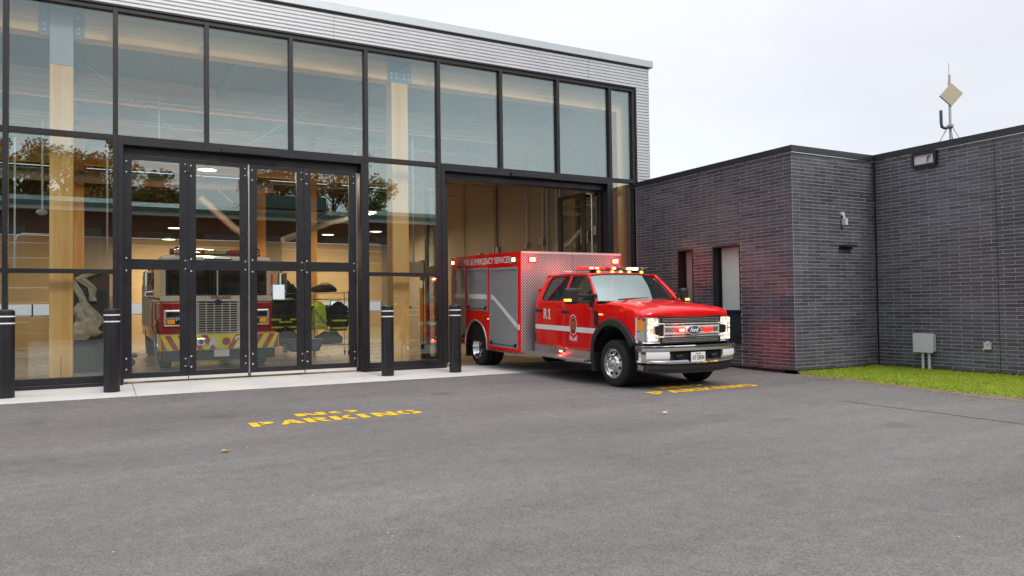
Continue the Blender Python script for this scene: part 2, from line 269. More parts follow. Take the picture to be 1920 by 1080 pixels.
# ---------------------------------------------------------------- mesh helpers
ORG = {}
def org(o): return ORG.get(o.name, Vector((0, 0, 0))) if o else Vector((0, 0, 0))
def tagp(o, label=None, cat=None, group=None, kind=None):
    if label: o['label'] = label
    if cat: o['category'] = cat
    if group: o['group'] = group
    if kind: o['kind'] = kind
    return o
def thing(name, label, cat, loc=(0, 0, 0), group=None, local=False, rot=None):
    o = bpy.data.objects.new(name, None); COL.objects.link(o); o.location = loc; o.empty_display_size = .2
    if rot: o.rotation_euler = rot
    ORG[o.name] = Vector((0, 0, 0)) if local else Vector(loc)
    return tagp(o, label, cat, group)
class MB:
    def __init__(s): s.v = []; s.f = []; s.m = []; s.mi = 0; s.mats = []
    def mat(s, name):
        mm = M[name]
        if mm not in s.mats: s.mats.append(mm)
        s.mi = s.mats.index(mm); return s
    def add(s, vs_, fs):
        n = len(s.v); s.v += [Vector(p) for p in vs_]
        for f in fs: s.f.append([i+n for i in f]); s.m.append(s.mi)
        return s
    def box(s, x0, x1, y0, y1, z0, z1):
        if x0 > x1: x0, x1 = x1, x0
        if y0 > y1: y0, y1 = y1, y0
        if z0 > z1: z0, z1 = z1, z0
        return s.add([(x0,y0,z0),(x1,y0,z0),(x1,y1,z0),(x0,y1,z0),(x0,y0,z1),(x1,y0,z1),(x1,y1,z1),(x0,y1,z1)],
                     [(0,3,2,1),(4,5,6,7),(0,1,5,4),(1,2,6,5),(2,3,7,6),(3,0,4,7)])
    def obox(s, c, sz, mat3):
        a, b, d = [q/2 for q in sz]; c = Vector(c)
        pts = [c + mat3 @ Vector(p) for p in [(-a,-b,-d),(a,-b,-d),(a,b,-d),(-a,b,-d),(-a,-b,d),(a,-b,d),(a,b,d),(-a,b,d)]]
        return s.add(pts, [(0,3,2,1),(4,5,6,7),(0,1,5,4),(1,2,6,5),(2,3,7,6),(3,0,4,7)])
    def bar(s, p0, p1, w, h, upv=(0, 0, 1)):
        p0, p1 = Vector(p0), Vector(p1); d = (p1-p0); l = d.length; x = d.normalized(); u = Vector(upv)
        if abs(x.dot(u)) > .99: u = Vector((0, 1, 0))
        y = u.cross(x).normalized(); z = x.cross(y)
        return s.obox((p0+p1)/2, (l, w, h), Matrix((x, y, z)).transposed())
    def cyl(s, p0, p1, r0, r1=None, n=12, caps=True):
        if r1 is None: r1 = r0
        p0, p1 = Vector(p0), Vector(p1); d = (p1-p0).normalized(); u = Vector((0, 0, 1)) if abs(d.z) < .9 else Vector((1, 0, 0))
        a = d.cross(u).normalized(); b = d.cross(a)
        vs_ = []
        for p, r in ((p0, r0), (p1, r1)):
            for i in range(n):
                t = 2*math.pi*i/n; vs_.append(p + (a*math.cos(t) + b*math.sin(t))*r)
        fs = [(i, (i+1) % n, n+(i+1) % n, n+i) for i in range(n)]
        if caps: fs += [tuple(range(n))[::-1], tuple(range(n, 2*n))]
        return s.add(vs_, fs)
    def tube(s, pts, r, n=8, caps=True):
        pts = [Vector(p) for p in pts]; rs = r if isinstance(r, (list, tuple)) else [r]*len(pts)
        k = len(pts); vs_ = []; prev = None
        for i, p in enumerate(pts):
            d = (pts[min(i+1, k-1)]-pts[max(i-1, 0)]).normalized()
            if prev is None:
                u = Vector((0, 0, 1)) if abs(d.z) < .9 else Vector((1, 0, 0)); a = d.cross(u).normalized()
            else: a = (prev - d*prev.dot(d)).normalized()
            prev = a; b = d.cross(a)
            for j in range(n):
                t = 2*math.pi*j/n; vs_.append(p + (a*math.cos(t)+b*math.sin(t))*rs[i])
        fs = [(i*n+j, i*n+(j+1) % n, (i+1)*n+(j+1) % n, (i+1)*n+j) for i in range(k-1) for j in range(n)]
        if caps: fs += [tuple(range(n))[::-1], tuple(range((k-1)*n, k*n))]
        return s.add(vs_, fs)
    def prism(s, poly, axis, a0, a1):
        def mk(p, a): return {'x': (a, p[0], p[1]), 'y': (p[0], a, p[1]), 'z': (p[0], p[1], a)}[axis]
        n = len(poly); vs_ = [mk(p, a0) for p in poly] + [mk(p, a1) for p in poly]
        return s.add(vs_, [tuple(range(n))[::-1], tuple(range(n, 2*n))] + [(i, (i+1) % n, n+(i+1) % n, n+i) for i in range(n)])
    def lathe(s, prof, c, axis, n=24, close=False):
        c = Vector(c); vs_ = []; k = len(prof)
        for r, h in prof:
            for i in range(n):
                t = 2*math.pi*i/n; a, b = r*math.cos(t), r*math.sin(t)
                vs_.append(c + Vector({'x': (h, a, b), 'y': (a, h, b), 'z': (a, b, h)}[axis]))
        fs = [(i*n+j, i*n+(j+1) % n, (i+1)*n+(j+1) % n, (i+1)*n+j) for i in range(k-1) for j in range(n)]
        if close: fs += [tuple(range(n))[::-1], tuple(range((k-1)*n, k*n))]
        return s.add(vs_, fs)
    def surf(s, nu, nv, fn):
        vs_ = [fn(i/nu, j/nv) for i in range(nu+1) for j in range(nv+1)]
        return s.add(vs_, [(i*(nv+1)+j, (i+1)*(nv+1)+j, (i+1)*(nv+1)+j+1, i*(nv+1)+j+1) for i in range(nu) for j in range(nv)])
    def sphere(s, c, r, n=12, k=8, sc=(1, 1, 1)):
        c = Vector(c); vs_ = []; 
        for i in range(k+1):
            ph = math.pi*i/k
            for j in range(n):
                t = 2*math.pi*j/n; vs_.append(c+Vector((r*sc[0]*math.sin(ph)*math.cos(t), r*sc[1]*math.sin(ph)*math.sin(t), r*sc[2]*math.cos(ph))))
        return s.add(vs_, [(i*n+j, i*n+(j+1) % n, (i+1)*n+(j+1) % n, (i+1)*n+j) for i in range(k) for j in range(n)])
    def build(s, name, mat=None, parent=None, smooth=False, bevel=0, loc=None, solid=0, fix=True, soff=-1, **tags):
        me = bpy.data.meshes.new(name)
        o_ = org(parent) if parent else Vector(loc or (0, 0, 0))
        me.from_pydata([tuple(p-o_) for p in s.v], [], s.f)
        if mat: me.materials.append(M[mat])
        else:
            for mm in s.mats: me.materials.append(mm)
            me.polygons.foreach_set('material_index', s.m)
        if fix and len(s.f) < 60000:
            bm = bmesh.new(); bm.from_mesh(me); bmesh.ops.remove_doubles(bm, verts=bm.verts, dist=1e-5); bmesh.ops.recalc_face_normals(bm, faces=bm.faces); bm.to_mesh(me); bm.free()
        o = bpy.data.objects.new(name, me); COL.objects.link(o)
        if parent: o.parent = parent
        else: o.location = o_
        ORG[o.name] = o_
        if smooth:
            me.polygons.foreach_set('use_smooth', [True]*len(me.polygons))
            try: me.set_sharp_from_angle(angle=R(38))
            except Exception: pass
        if solid:
            md = o.modifiers.new('solid', 'SOLIDIFY'); md.thickness = solid; md.offset = soff
        if bevel:
            md = o.modifiers.new('bevel', 'BEVEL'); md.width = bevel; md.segments = 2; md.limit_method = 'ANGLE'; md.angle_limit = R(40)
        return tagp(o, tags.get('label'), tags.get('cat'), tags.get('group'), tags.get('kind'))
def text_mb(s, h, width, origin, xd, ud, depth=.004, shear=0., center=False, bold=0.):
    cu = bpy.data.curves.new('t', 'FONT'); cu.body = s; cu.size = 1; cu.shear = shear; cu.offset = bold; cu.resolution_u = 4
    ob = bpy.data.objects.new('t', cu); COL.objects.link(ob); bpy.context.view_layer.update()
    dg = bpy.context.evaluated_depsgraph_get(); me = bpy.data.meshes.new_from_object(ob.evaluated_get(dg))
    vs_ = [v.co.copy() for v in me.vertices]; fs = [tuple(p.vertices) for p in me.polygons]
    x0, x1 = min(v.x for v in vs_), max(v.x for v in vs_); y0, y1 = min(v.y for v in vs_), max(v.y for v in vs_)
    origin = Vector(origin); xd = Vector(xd); ud = Vector(ud); nrm = xd.cross(ud).normalized()
    sx = (width/(x1-x0)) if width else h/(y1-y0); sy_ = h/(y1-y0)
    off = -(x1-x0)*sx/2 if center else 0
    mb = MB(); pts = [origin + xd*((v.x-x0)*sx+off) + ud*((v.y-y0)*sy_) for v in vs_]
    mb.add([p + nrm*depth for p in pts], fs)
    # side walls so that the lettering has thickness
    cnt = {}
    for f in fs:
        for a, b in zip(f, f[1:]+f[:1]): cnt[(a, b)] = cnt.get((a, b), 0)+1
    n = len(pts); mb.v += pts
    for (a, b) in cnt:
        if (b, a) not in cnt: mb.f.append([a, b, b+n, a+n][::-1]); mb.m.append(0)
    bpy.data.objects.remove(ob); bpy.data.curves.remove(cu); bpy.data.meshes.remove(me)
    return mb
def inside(p, poly):
    c = False; n = len(poly); x, y = p
    for i in range(n):
        x1, y1 = poly[i]; x2, y2 = poly[(i+1) % n]
        if (y1 > y) != (y2 > y) and x < (x2-x1)*(y-y1)/(y2-y1)+x1: c = not c
    return c
def edist(p, poly):
    m = 9; px, py = p; n = len(poly)
    for i in range(n):
        x1, y1 = poly[i]; x2, y2 = poly[(i+1) % n]; dx, dy = x2-x1, y2-y1; l = dx*dx+dy*dy
        t = 0 if l == 0 else max(0, min(1, ((px-x1)*dx+(py-y1)*dy)/l)); m = min(m, math.hypot(px-x1-t*dx, py-y1-t*dy))
    return m
def dens(poly, step):
    o = []; n = len(poly)
    for i in range(n):
        a, b = poly[i], poly[(i+1) % n]; k = max(1, int(math.hypot(a[0]-b[0], a[1]-b[1])/step))
        for j in range(k): t = j/k; o.append((a[0]+(b[0]-a[0])*t, a[1]+(b[1]-a[1])*t))
    return o
def skin(outline, holes, fn, step=.09):
    ol = dens(outline, step); hs = [dens(h, step) for h in holes]
    vs_ = []; ed = []
    for lp in [ol]+hs:
        n0 = len(vs_); vs_ += lp; ed += [(n0+i, n0+(i+1) % len(lp)) for i in range(len(lp))]
    x0, x1 = min(p[0] for p in ol), max(p[0] for p in ol); z0, z1 = min(p[1] for p in ol), max(p[1] for p in ol)
    x = x0+step/2
    while x < x1:
        z = z0+step/2
        while z < z1:
            p = (x, z)
            if inside(p, ol) and not any(inside(p, h) for h in hs) and min(edist(p, q) for q in [outline]+holes) > step*.35: vs_.append(p)
            z += step
        x += step
    r = delaunay_2d_cdt([Vector(p) for p in vs_], ed, [], 0, 1e-6)
    V2, F2 = r[0], r[2]; mb = MB(); fs = []
    for f in F2:
        c = (sum(V2[i].x for i in f)/len(f), sum(V2[i].y for i in f)/len(f))
        if inside(c, ol) and not any(inside(c, h) for h in hs): fs.append(tuple(f))
    mb.add([fn(p.x, p.y) for p in V2], fs); return mb
def arc(cx, cz, r, a0, a1, n=14, rz=None):
    rz = rz or r
    return [(cx+r*math.cos(R(a0+(a1-a0)*i/n)), cz+rz*math.sin(R(a0+(a1-a0)*i/n))) for i in range(n+1)]
def copy_obj(o, parent=None, name=None):
    c = o.copy(); COL.objects.link(c); c.parent = parent
    for ch in list(o.children): copy_obj(ch, c)
    return c
def lightobj(name, typ, energy, loc, col, parent=None, size=.3, rot=None, spot=None, shape=None, size_y=None):
    l = bpy.data.lights.new(name, typ); l.energy = energy; l.color = col
    o = bpy.data.objects.new(name, l); COL.objects.link(o)
    if typ == 'AREA':
        l.size = size
        if size_y: l.shape = 'RECTANGLE'; l.size_y = size_y
    else: l.shadow_soft_size = size
    if typ == 'SPOT': l.spot_size = R(spot or 60); l.spot_blend = 1
    p = Vector(loc)
    if parent: o.parent = parent; p = p - org(parent)
    o.location = p
    if rot: o.rotation_euler = rot
    return o
# ================================================================ ground
FZ = .075            # floor of the station and top of the apron
YF = 15.4            # glazed front
def gz(x, y):
    t = max(0., min(1., (y-10.6)/(13.5-10.6))); t = t*t*(3-2*t); return .05*t
xs = [-600, -200, -60, -30] + [-20+i*.8 for i in range(64)] + [40, 80, 200, 600]
ys = [-600, -200, -60, -30, -15] + [-10+i*1.5 for i in range(13)] + [10.6+i*.29 for i in range(11)] + [13.9, 14.5, 16, 20, 40, 80, 200, 600]
g = MB()
g.add([(x, y, gz(x, y) if y < 13.9 else (.05 if y < 14 else .02)) for x in xs for y in ys], [(i*len(ys)+j, (i+1)*len(ys)+j, (i+1)*len(ys)+j+1, i*len(ys)+j+1) for i in range(len(xs)-1) for j in range(len(ys)-1)])
g.build('ground', 'asphalt', smooth=True, kind='structure')
# concrete apron in slabs
ap = thing('apron', None, None, (4, 14.4, 0)); ap['kind'] = 'structure'
x = -9.0; ws = [3.15, 3.1, 3.2, 3.05, 3.1, 3.2, 2.19]
for w in ws:
    q = MB(); q.prism([(13.5, -.05), (13.5, .056), (15.62, FZ), (15.62, -.05)], 'x', x+.004, x+w-.004); q.build('slab', 'conc', ap, bevel=.006); x += w
MB().box(-8.4, 12.0, 15.62, 34.2, -.05, FZ-.002).build('floor', 'floor_in', kind='structure')

# ================================================================ lawn
edge = [(12.0, 10.33), (11.83, 10.07), (11.72, 8.9), (11.45, 7.7), (11.28, 6.7), (11.2, 5.8), (11.15, 4.0), (11.1, 0), (11.1, -6)]
q = MB(); n = len(edge)
def edgex(y):
    for a, b in zip(edge, edge[1:]):
        if b[1] <= y <= a[1]: return b[0]+(a[0]-b[0])*(y-b[1])/(a[1]-b[1])
    return 12.0
yy = [10.36-i*.2 for i in range(82)]
q.add([(edgex(min(y, 10.33)) + (14.5-edgex(min(y, 10.33)))*k/10 + (0.03*noise.noise((0, y*3, 0)) if k == 0 else 0), y, .005+.035*min(1, k/1.5)) for y in yy for k in range(11)], [(i*11+k, i*11+k+1, (i+1)*11+k+1, (i+1)*11+k) for i in range(len(yy)-1) for k in range(10)])
q.build('lawn', 'lawn_base', smooth=True, kind='structure')
q = MB(); ey = [10.33-.12*i for i in range(80)]; pts = []
for y in ey:
    e0 = edgex(y); w0 = .05+.05*noise.noise((0, y*4, 3))+.03*noise.noise((0, y*13, 5)); pts += [(e0-max(.005, w0)-.02, y, .0035), (e0+.16+.06*noise.noise((4, y*5, 0)), y, .030)]
q.add(pts, [(2*i, 2*i+1, 2*i+3, 2*i+2) for i in range(len(ey)-1)]); q.build('soil_edge', 'soil', kind='structure', smooth=True)
g = MB(); cnt = 0; vs_, fs = [], []
rr = random.Random(3)
while cnt < 52000:
    y = 10.36 - (rr.random()**1.35)*6.6; ex = edgex(min(y, 10.33)); x = ex + (14.48-ex)*rr.random()
    if x < ex + .03 + .10*noise.noise((x*2, y*5, 0)): continue
    if x-ex < .16 and rr.random() < .5: continue
    h = rr.uniform(.018, .050)*(1.25 if x > 14.2 else 1); a = rr.uniform(0, 6.28); w = rr.uniform(.0035, .007); lx, ly = rr.uniform(-.03, .03), rr.uniform(-.03, .03)
    b = Vector((x, y, .03)); d = Vector((math.cos(a)*w, math.sin(a)*w, 0)); n0 = len(vs_)
    vs_ += [b-d, b+d, b+Vector((lx, ly, h))]; fs.append((n0, n0+1, n0+2)); cnt += 1
g.v = vs_; g.f = fs; g.m = [0]*len(fs)
g.build('grass', 'grass_blade', fix=False, kind='stuff', label='short bright green grass growing beside the dark brick walls')

# ================================================================ painted NO PARKING
def stencil(word, x0, x1, y0, y1, z=.004):
    """stencil letters, one mesh per letter, drawn from bars and arcs on a 1 x 1.3 grid"""
    def rect(a, b, c, d): return [(a, c), (b, c), (b, d), (a, d)]
    def ring(cx, cy_, r0, r1, a0, a1, sx=1, syy=1): 
        o = [(cx+sx*r1*math.cos(R(t)), cy_+syy*r1*math.sin(R(t))) for t in [a0+(a1-a0)*i/10 for i in range(11)]]
        return o + [(cx+sx*r0*math.cos(R(t)), cy_+syy*r0*math.sin(R(t))) for t in [a1-(a1-a0)*i/10 for i in range(11)]]
    G = {
     'P': [rect(0, .34, 0, 1), ring(.42, .70, .10, .30, -90, 90, 1.9, 1)],
     'A': [[(0, 0), (.30, 0), (.52, .62), (.42, 1)], [(.47, 1), (.68, 1), (1.0, 0), (.68, 0)], rect(.36, .62, .22, .36)],
     'R': [rect(0, .34, 0, 1), ring(.42, .72, .10, .28, -90, 90, 1.9, 1), [(.42, .44), (.66, .44), (1.0, 0), (.66, 0)]],
     'K': [rect(0, .34, 0, 1), [(.42, .50), (.74, 1), (1.0, 1), (.66, .5), (1.0, 0), (.70, 0)]],
     'I': [rect(.30, .66, 0, 1)],
     'N': [rect(0, .30, 0, 1), [(.33, 1), (.36, 1), (.66, .42), (.66, 0), (.60, 0), (.33, .6)], rect(.70, 1, 0, 1)],
     'G': [ring(.44, .5, .26, .5, 100, 260, .9, 1), [(.52, 1), (.80, .98), (.98, .78), (.74, .70), (.52, .80)], [(.58, .52), (1, .52), (1, .12), (.80, .02), (.52, 0), (.52, .20), (.72, .26), (.72, .36), (.58, .36)]],
     'O': [ring(.45, .5, .27, .5, 100, 260, .9, 1), ring(.55, .5, .27, .5, -80, 80, .9, 1)]}
    wd = {'I': .62}; tot = sum(wd.get(c, 1.0)+.13 for c in word)-.13; sc = (x1-x0)/tot; x = x0; out_ = []
    for c in word:
        mb = MB()
        for pl in G[c]:
            off = -.22 if c == 'I' else 0
            mb.prism([(x+(p[0]+off)*sc, y0+p[1]*(y1-y0)) for p in pl], 'z', z, z+.003)
        out_.append(mb); x += (wd.get(c, 1.0)+.13)*sc
    return out_
for i, (a, b) in enumerate([((1.56, 3.74, 9.40, 9.76), (2.22, 3.05, 9.99, 10.25)), ((7.60, 9.84, 9.28, 9.60), (8.18, 9.15, 9.86, 10.08))]):
    t = thing('pavement_lettering', ['yellow stencilled NO PARKING on the asphalt before the closed bay', 'yellow stencilled NO PARKING on the asphalt in front of the red truck'][i], 'pavement marking', (a[0], a[2], 0), 'yellow no parking lettering')
    for mb in stencil('PARKING', *a): mb.build('letter', 'paint_yellow', t)
    for mb in stencil('NO', *b): mb.build('letter', 'paint_yellow', t)
# asphalt seam + litter
q = MB(); pts = [(9.26, 7.2, .001), (9.18, 6.5, .001), (9.20, 5.8, .001), (9.13, 4.9, .001), (9.05, 3.0, .001)]
for a, b in zip(pts, pts[1:]): q.bar(a, b, .012, .005)
q.build('seam', 'steel_dark', kind='structure')
for (px, py, lab) in [(1.05, 7.92, 'small dry brown leaf lying alone on the asphalt before the bay'), (6.34, 7.59, 'pale stone chip lying on the asphalt in front of the truck')]:
    q = MB()
    if 'leaf' in lab: q.add([(px-.05, py, .012), (px-.01, py+.035, .03), (px+.05, py+.01, .01), (px+.01, py-.03, .022)], [(0, 1, 2, 3)]); q.build('fallen_leaf', 'leaf_dry', loc=(px, py, 0), solid=.003, label=lab, cat='leaf')
    else: q.sphere((px, py, .015), .035, 8, 5, (1.2, .8, .5)); q.build('stone_chip', 'stone_bit', loc=(px, py, 0), label=lab, cat='stone')
rr = random.Random(11); q = MB()
for i in range(90):
    px, py = rr.uniform(-1, 11), rr.uniform(2.5, 10); s_ = rr.uniform(.002, .006); q.sphere((px, py, .003), s_, 6, 4, (1.2, 1, .6))
for i in range(260):
    k_ = i % 3
    if k_ == 0: px, py = 11.97-abs(rr.gauss(0, .06)), rr.uniform(10.4, 13.3)
    elif k_ == 1: px, py = rr.uniform(-2, 11.5), 13.47-abs(rr.gauss(0, .08))
    else: py = rr.uniform(3.5, 10.2); px = edgex(py)-abs(rr.gauss(0, .10))
    s_ = rr.uniform(.003, .009); q.sphere((px, py, gz(px, py)+.003), s_, 6, 4, (1.2, 1, .6))
q.build('grit', 'stone_bit', kind='stuff', label='tiny pale grit scattered over the asphalt')

# ================================================================ fire station
ST = thing('fire_station', 'glass fronted fire station hall with corrugated metal band and black frames', 'fire station', (4, 15.5, 0))
# corrugated cladding
def corr(x0, x1, z0, z1, y, name='cladding', axis='y', pitch=.0765, amp=.011):
    n = int((z1-z0)/pitch*16); q = MB(); pr = []
    for i in range(n+1):
        z = z0+(z1-z0)*i/n; ph = (z/pitch) % 1; pr.append((z, amp if ph < .62 else amp*(1-2*min(1, (ph-.62)/.1)) if ph < .74 else -amp if ph < .88 else amp*(-1+2*(ph-.88)/.12)))
    for (z, o_), (z2, o2) in zip(pr, pr[1:]):
        if axis == 'y': q.add([(x0, y-o_, z), (x1, y-o_, z), (x1, y-o2, z2), (x0, y-o2, z2)], [(0, 1, 2, 3)])
        else: q.add([(y+o_, x0, z), (y+o_, x1, z), (y+o2, x1, z2), (y+o2, x0, z2)], [(0, 1, 2, 3)])
    return q.build(name, 'clad', ST, smooth=True)
GR = 12.045; GT = 7.0
for a, b in [(-8.4, -2.4), (-2.4, 4.2), (4.2, 10.6), (10.6, 12.47)]: corr(a+.003, b-.003, GT+.02, 7.60, YF-.03)
corr(GR+.03, 12.47, 4.5, GT+.02, YF-.03); corr(YF-.02, 34.2, 4.5, 7.60, 12.49, axis='x')
MB().box(-8.4, 12.46, YF+.0, YF+.10, GT+.045, 7.58).box(GR+.06, 12.46, YF, YF+.1, 0, 7.0).build('wall', 'stud_metal', ST)
MB().box(-8.45, 12.60, YF-.10, YF+.02, 7.60, 7.775).box(-8.45, 12.60, YF+.02, YF+.4, 7.735, 7.775).box(12.50, 12.60, YF+.02, 34.3, 7.60, 7.775).build('coping', 'cap_metal', ST, bevel=.008)
MB().box(-8.4, 12.46, YF-.055, YF, 7.565, 7.598).build('drip_trim', 'steel_dark', ST)
# curtain wall
MX = [-7.9, -6.3, -4.7, -3.1, -1.50, .175, 1.734, 3.329, 4.895, 6.567, 8.142, 9.712, 11.27, 12.0]
y0, y1 = YF, YF+.14; mw = .042
for x in MX:
    lo = 4.53 if any(abs(x-k) < .01 for k in (1.734, 3.329, 8.142, 9.712)) else .10
    MB().box(x-mw, x+mw, y0, y1, lo, GT).build('mullion', 'frame_dark', ST, bevel=.004)
def between(z0, z1, xa, xb, yo=.004, nm='transom'):
    for a, b in zip(MX, MX[1:]):
        if a >= xa-.01 and b <= xb+.01: MB().box(a+mw, b-mw, y0+yo, y1-yo, z0, z1).build(nm, 'frame_dark', ST, bevel=.003)
between(GT-.08, GT, -9, 13); MB().box(-8.4, GR+.02, y0-.03, y1, GT, GT+.045).build('head_trim', 'frame_dark', ST, bevel=.004)
between(4.545, 4.64, -9, 13); between(2.10, 2.18, -9, .2); between(2.10, 2.18, 4.8, 6.6); between(2.10, 2.18, 11.2, 12.1)
between(.14, .26, -9, .2); between(.14, .26, 4.8, 6.6); between(.14, .26, 11.2, 12.1)
for a, b in [(-8.4, .22), (4.80, 6.66), (11.24, 12.06)]: MB().box(a, b, y0-.035, y1+.02, FZ-.01, .14).build('sill', 'frame_dark', ST, bevel=.006)
MB().box(GR-.003, GR+.03, y0-.02, y1, .1, GT).build('edge_trim', 'frame_dark', ST)
rp_ = random.Random(21)
def pane(x0, x1, z0, z1, y=YF+.07):
    q = MB().box(x0, x1, y, y+.024, z0, z1); a_, b_ = rp_.uniform(-.004, .004), rp_.uniform(-.004, .004)
    for v in q.v: v.y += a_*(v.x-(x0+x1)/2)+b_*(v.z-(z0+z1)/2)          # every pane sits a hair out of plane
    q.build('pane', 'glass', ST)
for a, b in zip(MX, MX[1:]):
    pane(a+mw-.004, b-mw+.004, 4.636, GT-.076)
    if b < .2 or abs(a-4.895) < .01 or abs(a-11.27) < .01:
        pane(a+mw-.004, b-mw+.004, 2.176, 4.549); pane(a+mw-.004, b-mw+.004, .256, 2.104)
# bay surrounds: deep black jambs and head, hood trim over the head
for (a, b) in [(.217, 4.853), (6.609, 11.228)]:
    for xa in (a, b-.085): MB().box(xa, xa+.085, y0-.012, y1+.30, FZ, 4.54).build('door_jamb', 'frame_dark', ST, bevel=.004)
    q = MB(); q.box(a+.085, b-.085, y0-.012, y1, 4.47, 4.54).box(a+.085, b-.085, y0+.16, y1+.30, 4.33, 4.54); q.build('door_head', 'frame_dark', ST, bevel=.004)
    m_ = (a+b)/2; MB().box(m_-.55, m_+.55, y0-.06, y0-.014, 4.47, 4.56).build('door_operator_cover', 'frame_dark', ST, bevel=.005)
# folding door leaves
def leaf(cx, cy, ang, w, side, push=True, mat_='frame_dark'):
    """leaf of width w whose hinge line is at (cx, cy), running in direction ang; side = outward normal sign"""
    Rm = Matrix.Rotation(ang, 3, 'Z'); O = Vector((cx, cy, 0))
    def T(x, y, z): return O + Rm @ Vector((x, y*side, 0)) + Vector((0, 0, z))
    def bx(mb, x0, x1, y0_, y1_, z0, z1):
        c = (T(x0, y0_, z0)+T(x1, y1_, z1))/2; return mb.obox(c, (abs(x1-x0), abs(y1_-y0_), abs(z1-z0)), Rm)
    fl = .14; fr = .15; q = MB()
    bx(q, 0, fl, -.03, .03, .17, 4.32); bx(q, w-fr, w, -.03, .03, .17, 4.32)
    for z0, z1 in ((.17, .27), (2.19, 2.385), (4.24, 4.32)): bx(q, fl, w-fr, -.029, .029, z0, z1)
    f = q.build('door_leaf', mat_, ST, bevel=.004)
    for z0, z1 in ((.268, 2.192), (2.383, 4.242)):
        q = MB(); bx(q, fl-.004, w-fr+.004, -.006, .006, z0, z1); q.build('pane', 'glass_door', f)
    q = MB(); bx(q, .01, w-.01, -.045, -.02, .115, .168); q.build('bottom_seal', 'bright_trim', f)
    for xx, r_, zs in ((.05, .016, (.34, .54, 2.17, 2.40, 4.0, 4.2)), (w-.05, .013, (.36, .50, 2.21, 2.37, 4.08, 4.22))):
        for z in zs: MB().cyl(T(xx, -.03, z), T(xx, -.042, z), r_, n=8).build('bolt', 'pvc', f, smooth=True)
    return f
Yd = 15.60
lv = [(.305, 1.105), (1.415, 1.09), (2.545, 1.065), (3.615, 1.085)]
lf = []
lf.append(leaf(.305, Yd, 0, 1.105, 1)); lf.append(leaf(1.412, Yd, 0, 1.092, 1)); lf.append(leaf(2.54, Yd, 0, 1.068, 1)); lf.append(leaf(3.612, Yd, 0, 1.09, 1))
for i, x in enumerate((1.411, 3.610)):
    for z in (.36, 2.215, 4.09):
        MB().box(x-.028, x+.028, Yd-.05, Yd-.031, z-.02, z+.16).build('hinge', 'steel_dark', lf[i*2], bevel=.004)
for x, l_ in ((2.522, lf[1]), (4.716, lf[3])): MB().box(x-.012, x+.012, Yd-.045, Yd-.01, .17, 4.30).build('gasket', 'bead', l_)
for x in (.275, 4.725):
    for z in (.42, 2.0): MB().box(x-.012, x+.012, Yd-.20, Yd-.16, z, z+.18).build('hinge', 'steel_dark', ST)
# open leaves of the right bay, folded inwards on both sides
A = leaf(11.12, 15.66, R(92), 1.10, 1); B_ = leaf(10.86, 15.98, R(96), 1.12, 1)
C_ = leaf(6.74, 15.68, R(88), 1.10, 1); D_ = leaf(6.86, 15.72, R(82), 1.10, 1)
MB().cyl((10.97, 15.86, .1), (10.97, 15.86, 4.3), .022, n=10).box(10.80, 11.02, 15.80, 15.90, 4.25, 4.33).build('door_shaft', 'alu', ST, smooth=True)
# paper notice on the door
q = MB().box(3.00, 3.22, Yd-.0075, Yd-.0105+.0, 1.63, 1.90); nt_ = thing('paper_notice', 'white paper notice with blue edge taped inside the third door leaf pane', 'notice', (3.1, Yd, 1.63))
MB().box(2.99, 3.21, Yd-.012, Yd-.010, 1.62, 1.91).build('sheet', 'paper', nt_); MB().box(2.98, 3.22, Yd-.010, Yd-.0075, 1.61, 1.92).build('border', 'paper_edge', nt_)

# interior shell
YB = 34.0
MB().box(12.05, 12.35, 15.55, YB, 0, 7.1).build('wall', 'wall_in', ST)
MB().box(-8.4, -8.2, 15.55, YB, 0, 7.1).build('wall', 'wall_in', ST)
MB().box(-6.2, 12.05, YB, YB+.2, 4.42, 7.1).build('shaded_upper_wall', 'deck_wood', ST)  # dark brown on this wall stands in for shade and mirrored darkness
for a, b, z in ((-8.4, -6.205, 7.1), (-1.2, .6, 4.4), (5.2, 6.9, 4.4), (11.5, 12.045, 4.4)): MB().box(a, b, YB, YB+.2, 0, z).build('wall', 'wall_in', ST)
for k in range(34):
    x0_ = -8.2+k*.6
    MB().box(x0_+.004, x0_+.596, 15.56, YB, 7.12, 7.20).build('roof_deck_plank', 'deck_wood', ST)
MB().box(-8.4, 12.5, 15.5, 34.2, 7.205, 7.55).build('roof', 'coping_dark', ST)
# sectional overhead doors in the back wall
for (a, b) in [(-6.2, -1.2), (.6, 5.2), (6.9, 11.5)]:
    z = FZ
    k = 0
    while z < 4.35:
        h = .575; z1 = min(z+h, 4.4)
        if k == 2:
            MB().box(a, b, YB+.02, YB+.06, z+.004, z+.06).box(a, b, YB+.02, YB+.06, z1-.06, z1-.003).build('door_panel', 'panel_in', ST)
            nwin = 4; w_ = (b-a)/nwin
            for j in range(nwin):
                MB().box(a+j*w_, a+j*w_+.05, YB+.015, YB+.065, z+.06, z1-.06).build('window_frame', 'frame_dark', ST)
                MB().box(a+j*w_+.05, a+(j+1)*w_, YB+.035, YB+.045, z+.055, z1-.055).build('pane', 'lens_clear', ST)
        else:
            MB().box(a, b, YB+.02, YB+.06, z+.004, z1-.003).box(a, b, YB+.015, YB+.02, z+.27, z+.29).build('door_panel', 'panel_in', ST, bevel=.006)
        z = z1; k += 1
